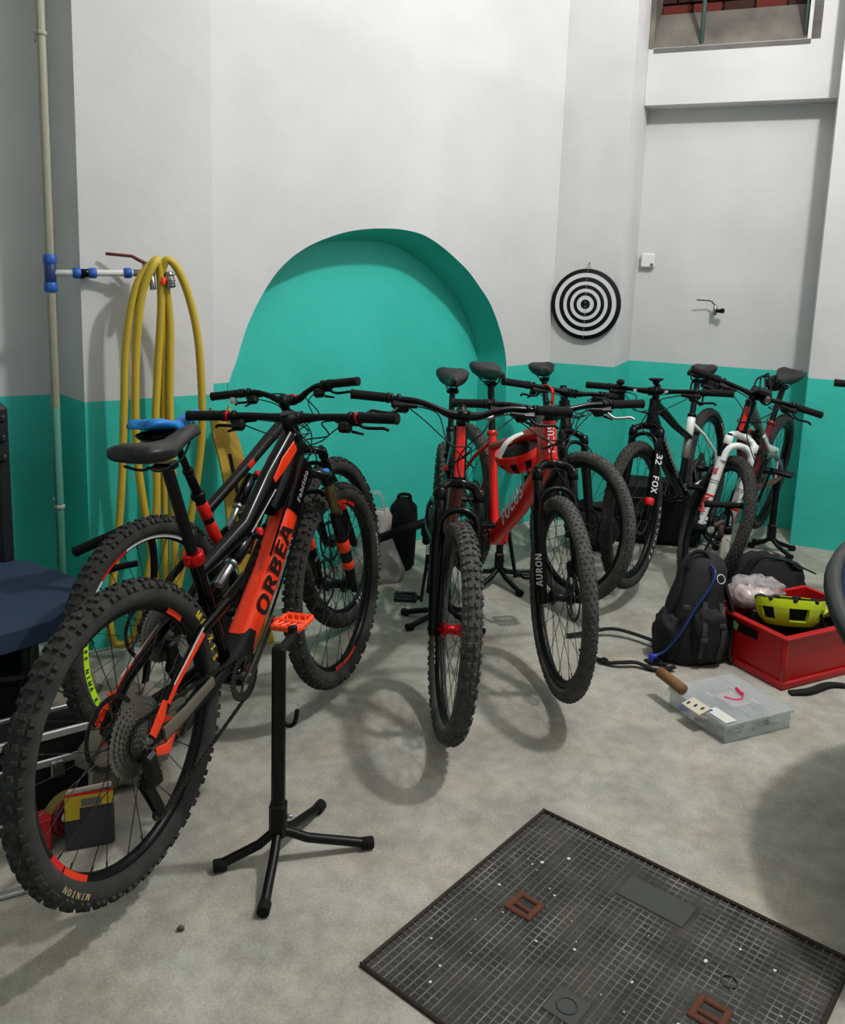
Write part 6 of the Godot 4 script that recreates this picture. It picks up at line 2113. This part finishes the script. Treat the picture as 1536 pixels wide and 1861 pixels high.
	part("card_stripe", done(st), M.red_decal, hc)
	st = st0()
	box(st, at(V(0.005, 0.128, 0.0136)), Vector3(0.05, 0.02, 0.0012))
	part("card_print", done(st), M.grey_paint, hc)
	st = st0()
	box(st, at(V(0.0, 0.158, 0.0), Basis(Vector3.BACK, 0.06)), Vector3(0.115, 0.016, 0.008), 0.003)
	part("paper_edge", done(st), M.paper, t)
	# roll of yellow-green tape beside it
	t = thing("tape_roll", "yellow and red roll standing beside the dark packet", "tape", Vector3(-0.935, 0.0, -2.13))
	st = st0()
	torus(st, 0.048, 0.018, at(V(0, 0.066, 0), Basis(Vector3.UP, 0.9)), 28, 10)
	part("roll", done(st), M.tape_yellow, t)
	st = st0()
	torus(st, 0.04, 0.019, at(V(0.006, 0.066, 0.004), Basis(Vector3.UP, 0.9)), 28, 10)
	part("roll_core", done(st), M.red_dark, t)
	# pale shoes / sacks between the wheels
	for s in [[Vector3(-1.14, 0.0, -2.5), 0.3, "crumpled pale grey cloth bag standing behind the tool case", 31], [Vector3(-0.88, 0.0, -2.40), 0.9, "smaller pale grey cloth bag in front of the other, beside the tool case", 33]]:
		t = thing("cloth_bag", s[2], "bag", s[0], s[1])
		st = st0()
		blob(st, at(V(0, 0.14, 0)), Vector3(0.16, 0.14, 0.1), 2.4, 0.4, 1.6, s[3], 24, 16, 0.002)
		part("bag_body", done(st), M.pale_cloth, t)
		st = st0()
		torus(st, 0.035, 0.008, at(V(0.03, 0.27, 0.0), Basis(Vector3.RIGHT, 1.2)), 18, 8)
		part("bag_tie", done(st), M.pale_cloth, t)
	# metal strip on the floor at the left edge
	st = st0()
	box(st, at(Vector3(-1.02, 0.008, -1.87), Basis(Vector3.UP, 0.5)), Vector3(0.32, 0.012, 0.022), 0.003)
	tag(part("metal_strip", done(st), M.aluminium, self), "thin aluminium strip on the floor under the nearest rear wheel", "strip")

func build_back_things() -> void:
	var st: SurfaceTool
	# yellow wavy board leaning on the wall
	var top := Vector3(-0.845, 0.97, -3.56); var bot := Vector3(-0.64, 0.0, -3.37)
	var y := (top - bot).normalized()
	var x := Vector3(0.74, 0, -0.67)
	x = (x - y * x.dot(y)).normalized()
	var t := thing("board", "yellow wavy-edged board with two long slots leaning against the wall", "board", bot)
	t.basis = Basis(x, y, x.cross(y))
	var Ln := (top - bot).length()
	var outer := PackedVector2Array()
	for i in 21:
		var h := Ln * i / 20.0
		outer.append(Vector2(0.052 + 0.012 * cos(h * 19.0), h))
	for i in range(20, -1, -1):
		var h := Ln * i / 20.0
		outer.append(Vector2(-0.056 + 0.006 * cos(h * 19.0 + 1.0), h))
	st = st0()
	board_with_slots(st, Ln)
	part("panel", done(st), M.board_yellow, t)
	for s in [[0.62, 0.80], [0.38, 0.55], [0.12, 0.28]]:
		st = st0()
		box(st, at(V(0.004, Ln * (s[0] + s[1]) * 0.5, 0.0065), Basis(Vector3.BACK, 0.05)), Vector3(0.017, Ln * (s[1] - s[0]), 0.002), 0.0006)
		part("slot", done(st), M.black_matt, t)
	# red helmet hanging inside the red bicycle frame
	t = thing("helmet", "red helmet with dark vents hanging in the bright red bicycle frame", "helmet", Vector3(0.4, 0.84, -3.45))
	t.basis = Basis(Vector3.UP, 0.5) * Basis(Vector3.BACK, 0.35)
	st = st0()
	var P := func(lon: float, lat: float, k: float) -> Vector3:
		var a := deg_to_rad(lon); var b := deg_to_rad(lat)
		return Vector3(cos(a) * cos(b) * 0.11 * k, -sin(b) * 0.085 * k, sin(a) * cos(b) * 0.085 * k)
	for lon in range(0, 360, 10):
		shell_cell(st, P, lon, lon + 10.0, -14.0, 6.0)
		shell_cell(st, P, lon, lon + 10.0, 64.0, 88.0)
	for lon in range(0, 360, 36):
		shell_cell(st, P, lon, lon + 20.0, 6.0, 64.0)
	part("shell", done(st), M.red, t)
	st = st0()
	blob(st, at(V(0, -0.018, 0)), Vector3(0.1, 0.05, 0.076), 2.0, 0.0, 1.0, 1, 20, 12)
	part("liner", done(st), M.black_matt, t)
	st = st0()
	ribbon(st, spline([V(-0.1, 0.02, 0.0), V(-0.05, 0.075, 0.02), V(0.03, 0.08, 0.03), V(0.1, 0.03, 0.02)], 6), 0.03, 0.004, Vector3(0, 0, 1))
	part("edge_trim", done(st), M.white_paint, t)
	# white and black bags by the niche
	t = thing("carrier_bag", "white plastic carrier bag on the floor below the arched niche", "bag", Vector3(-0.22, 0, -4.2))
	st = st0()
	var sec := [[0.0, 0.15, 0.1], [0.04, 0.165, 0.115], [0.14, 0.12, 0.09], [0.24, 0.075, 0.06], [0.33, 0.06, 0.05], [0.37, 0.075, 0.04]]
	loft(st, sec, 41, 0.05)
	part("bag_body", done(st), M.white_film, t)
	for s in [-1.0, 1.0]:
		st = st0()
		ribbon(st, spline([V(-0.04, 0.36, s * 0.03), V(-0.03, 0.44, s * 0.025), V(0.02, 0.45, s * 0.02), V(0.05, 0.36, s * 0.03)], 6), 0.02, 0.002, Vector3(0, 0, 1))
		part("bag_handle", done(st), M.white_film, t)
	t = thing("black_bag", "tall black rucksack standing beside the white carrier bag", "bag", Vector3(-0.085, 0, -4.38))
	st = st0()
	loft(st, [[0.0, 0.045, 0.05], [0.03, 0.07, 0.065], [0.15, 0.065, 0.07], [0.27, 0.08, 0.08], [0.34, 0.075, 0.07], [0.385, 0.035, 0.03]], 43, 0.03)
	part("bag_body", done(st), M.black_fabric, t)
	st = st0()
	tube(st, spline([V(-0.03, 0.365, 0.0), V(-0.02, 0.4, 0.0), V(0.03, 0.4, 0.0), V(0.035, 0.36, 0.0)], 6), 0.009, 8)
	part("bag_handle", done(st), M.black_fabric, t)
	# thick black tube leaning across the bags
	t = thing("black_tube", "thick black tube leaning between the white bag and the head-on bicycle", "tube", Vector3(-0.2, 0, -4.02))
	st = st0()
	cyl(st, V(0.0, 0.27, 0.0), V(0.24, 0.36, -0.02), 0.021, 16)
	part("roll", done(st), M.black_rubber, t)
	st = st0()
	tube(st, spline([V(0.235, 0.357, -0.02), V(0.27, 0.33, -0.02), V(0.27, 0.2, -0.02), V(0.26, 0.0, -0.02)], 6), 0.014, 10)
	part("support", done(st), M.black_satin, t)
	# low dark mat / case row behind the bicycles on the right
	t = thing("black_case", "large black case on the floor behind the bicycle with white tail", "case", Vector3(1.42, 0, -5.02), -0.16)
	st = st0()
	box(st, at(V(0, 0.19, 0)), Vector3(0.52, 0.38, 0.2), 0.03)
	part("case_body", done(st), M.black_matt, t)
	st = st0()
	box(st, at(V(0, 0.28, 0.0)), Vector3(0.53, 0.016, 0.21), 0.006)
	part("case_seam", done(st), M.black_satin, t)
	st = st0()
	cyl(st, V(0.12, 0.31, 0.1), V(0.12, 0.31, 0.107), 0.006, 10)
	part("case_latch", done(st), M.steel, t)
	t = thing("black_sack", "low black sack lying left of the large black case", "bag", Vector3(1.0, 0, -4.85), 0.1)
	st = st0()
	blob(st, at(V(0, 0.12, 0)), Vector3(0.14, 0.13, 0.12), 2.6, 0.3, 1.4, 47, 24, 16, 0.002)
	part("bag_body", done(st), M.black_fabric, t)
	st = st0()
	ribbon(st, spline([V(-0.08, 0.2, 0.06), V(-0.02, 0.262, 0.04), V(0.06, 0.24, 0.06)], 6), 0.026, 0.005)
	part("bag_strap", done(st), M.black_satin, t)
	# black saddle bag with loose straps under the far saddle, and one under the white-tailed bicycle's
	for s in [[Vector3(1.577, 0.985, -4.76), -2.176, 0.045, "black saddle bag under the saddle of the white-tailed bicycle", 51], [Vector3(1.94, 1.0, -4.78), -2.19, -0.1, "bunch of black straps and bag under the saddle by the right pier", 53]]:
		t = thing("saddle_bag", s[3], "bag", s[0], s[1])
		st = st0()
		blob(st, at(V(-0.08, 0.0, 0)), Vector3(0.085, 0.042, 0.05), 2.4, 0.3, 2.0, s[4], 20, 14)
		part("bag_body", done(st), M.black_fabric, t)
		for k in 4 if s[4] == 53 else 1:
			st = st0()
			tube(st, spline([V(-0.12 + 0.03 * k, 0.03, 0.05), V(-0.03, 0.02 + 0.01 * k, 0.09 - 0.02 * k), V(0.03, -0.05 - 0.012 * k, 0.08 - 0.03 * k), V(-0.03, -0.12, 0.04), V(-0.1, -0.06, 0.05)], 6), 0.005, 8)
			part("loose_strap", done(st), M.black_satin, t)

func loft(st: SurfaceTool, sec: Array, sd: int, amp: float) -> void:
	smooth(st, 1)
	var nz := FastNoiseLite.new(); nz.seed = sd; nz.frequency = 7.0
	var rings := []
	for s in sec:
		var r := PackedVector3Array()
		for k in 24:
			var a := TAU * k / 24
			var p := Vector3(cos(a) * s[1], s[0], sin(a) * s[2])
			p += Vector3(cos(a), 0, sin(a)) * nz.get_noise_3dv(p) * amp
			r.append(p)
		rings.append(r)
	for i in rings.size() - 1:
		for k in 24:
			var k2 := (k + 1) % 24
			quad(st, rings[i][k2], rings[i][k], rings[i + 1][k], rings[i + 1][k2])
	for k in range(1, 23):
		tri(st, rings[-1][0], rings[-1][k + 1], rings[-1][k])
		tri(st, rings[0][0], rings[0][k], rings[0][k + 1])

func board_with_slots(st: SurfaceTool, Ln: float) -> void:
	var poly := PackedVector2Array()
	for i in 31:
		var h := Ln * i / 30.0
		poly.append(Vector2(0.05 + 0.013 * cos(h * 16.0), h))
	poly.append(Vector2(0.0, Ln - 0.06))
	for i in range(30, -1, -1):
		var h := Ln * i / 30.0
		poly.append(Vector2(-0.052 + 0.006 * cos(h * 16.0 + 1.0), h))
	prism(st, poly, at(V(0, 0, -0.006)), 0.012)

func setup_more_materials() -> void:
	M.pipe_grey = mat(Color(0.62, 0.61, 0.54), 0.6)
	M.white_pipe = mat(Color(0.82, 0.82, 0.8), 0.5)
	M.blue_coupling = mat(Color(0.12, 0.34, 0.68), 0.5)
	M.blue_dark = mat(Color(0.1, 0.2, 0.4), 0.5)
	M.lever_red = mat(Color(0.4, 0.12, 0.14), 0.4)
	M.pipe_teal = mat(Color(0.25, 0.5, 0.44), 0.6)
	M.iron = rough_mat(mat(Color(1, 1, 1), 0.75, 0.25), noise_tex(0.012, 61, [[0.2, Color(0.16, 0.16, 0.15)], [0.7, Color(0.24, 0.235, 0.22)], [1.0, Color(0.3, 0.27, 0.23)]], 256), null, 2.0)
	M.iron_rib = rough_mat(mat(Color(1, 1, 1), 0.55, 0.35), noise_tex(0.012, 63, [[0.2, Color(0.26, 0.26, 0.25)], [0.6, Color(0.36, 0.35, 0.33)], [1.0, Color(0.52, 0.51, 0.48)]], 256), null, 2.0)
	M.iron_smooth = mat(Color(0.26, 0.27, 0.26), 0.7, 0.3)
	M.rust = mat(Color(0.36, 0.2, 0.13), 0.9)
	M.rust_dark = mat(Color(0.2, 0.165, 0.135), 0.9)
	M.red_crate = mat(Color(0.72, 0.05, 0.06), 0.42)
	M.green_leaf = mat(Color(0.55, 0.75, 0.3), 0.6)
	M.helmet_yellow = mat(Color(0.74, 0.8, 0.08), 0.4)
	M.clear_film = mat(Color(0.9, 0.88, 0.88, 0.3), 0.08)
	M.clear_film.transparency = BaseMaterial3D.TRANSPARENCY_ALPHA
	M.pale_pink = mat(Color(0.82, 0.7, 0.69), 0.6)
	M.white_film = mat(Color(0.66, 0.65, 0.63), 0.5)
	M.clear_plastic = mat(Color(0.86, 0.88, 0.89, 0.25), 0.15)
	M.clear_plastic.transparency = BaseMaterial3D.TRANSPARENCY_ALPHA
	M.grey_fabric_light = mat(Color(0.55, 0.53, 0.52), 0.9)
	M.beige_cloth = mat(Color(0.7, 0.6, 0.47), 0.9)
	M.paper = mat(Color(0.8, 0.76, 0.68), 0.8)
	M.paper_shiny = mat(Color(0.85, 0.85, 0.82), 0.3)
	M.pink = mat(Color(0.9, 0.1, 0.35), 0.4)
	M.cardboard = mat(Color(0.5, 0.36, 0.22), 0.9)
	M.cardboard_dark = mat(Color(0.3, 0.25, 0.2), 0.7)
	M.white_dirty = mat(Color(0.72, 0.71, 0.67), 0.5)
	M.rim_dark = mat(Color(0.09, 0.105, 0.1), 0.45)
	M.cushion_blue = mat(Color(0.05, 0.08, 0.26), 0.7)
	M.seat_blue = mat(Color(0.13, 0.2, 0.3), 0.85)
	M.chair_navy = mat(Color(0.03, 0.04, 0.07), 0.6)
	M.aluminium = mat(Color(0.75, 0.75, 0.75), 0.35, 0.8)
	M.packet_grey = mat(Color(0.2, 0.2, 0.21), 0.8)
	M.tape_yellow = mat(Color(0.5, 0.45, 0.12), 0.7)
	M.pale_cloth = mat(Color(0.5, 0.47, 0.42), 0.95)
	M.board_yellow = rough_mat(mat(Color(1, 1, 1), 0.7), noise_tex(0.01, 71, [[0.2, Color(0.62, 0.5, 0.12)], [0.8, Color(0.75, 0.62, 0.18)]], 256), null, 2.0)
	M.pack_black = mat(Color(0.032, 0.032, 0.036), 0.8)
	M.pack_navy = mat(Color(0.045, 0.055, 0.09), 0.85)
	M.tube_blue = mat(Color(0.08, 0.2, 0.42), 0.3)
	M.valve_blue = mat(Color(0.12, 0.2, 0.65), 0.5)

func _ready() -> void:
	setup_materials()
	setup_more_materials()
	setup_view()
	build_room()
	build_bikes()
	build_stands()
	build_wall_things()
	build_manhole()
	build_floor_things()
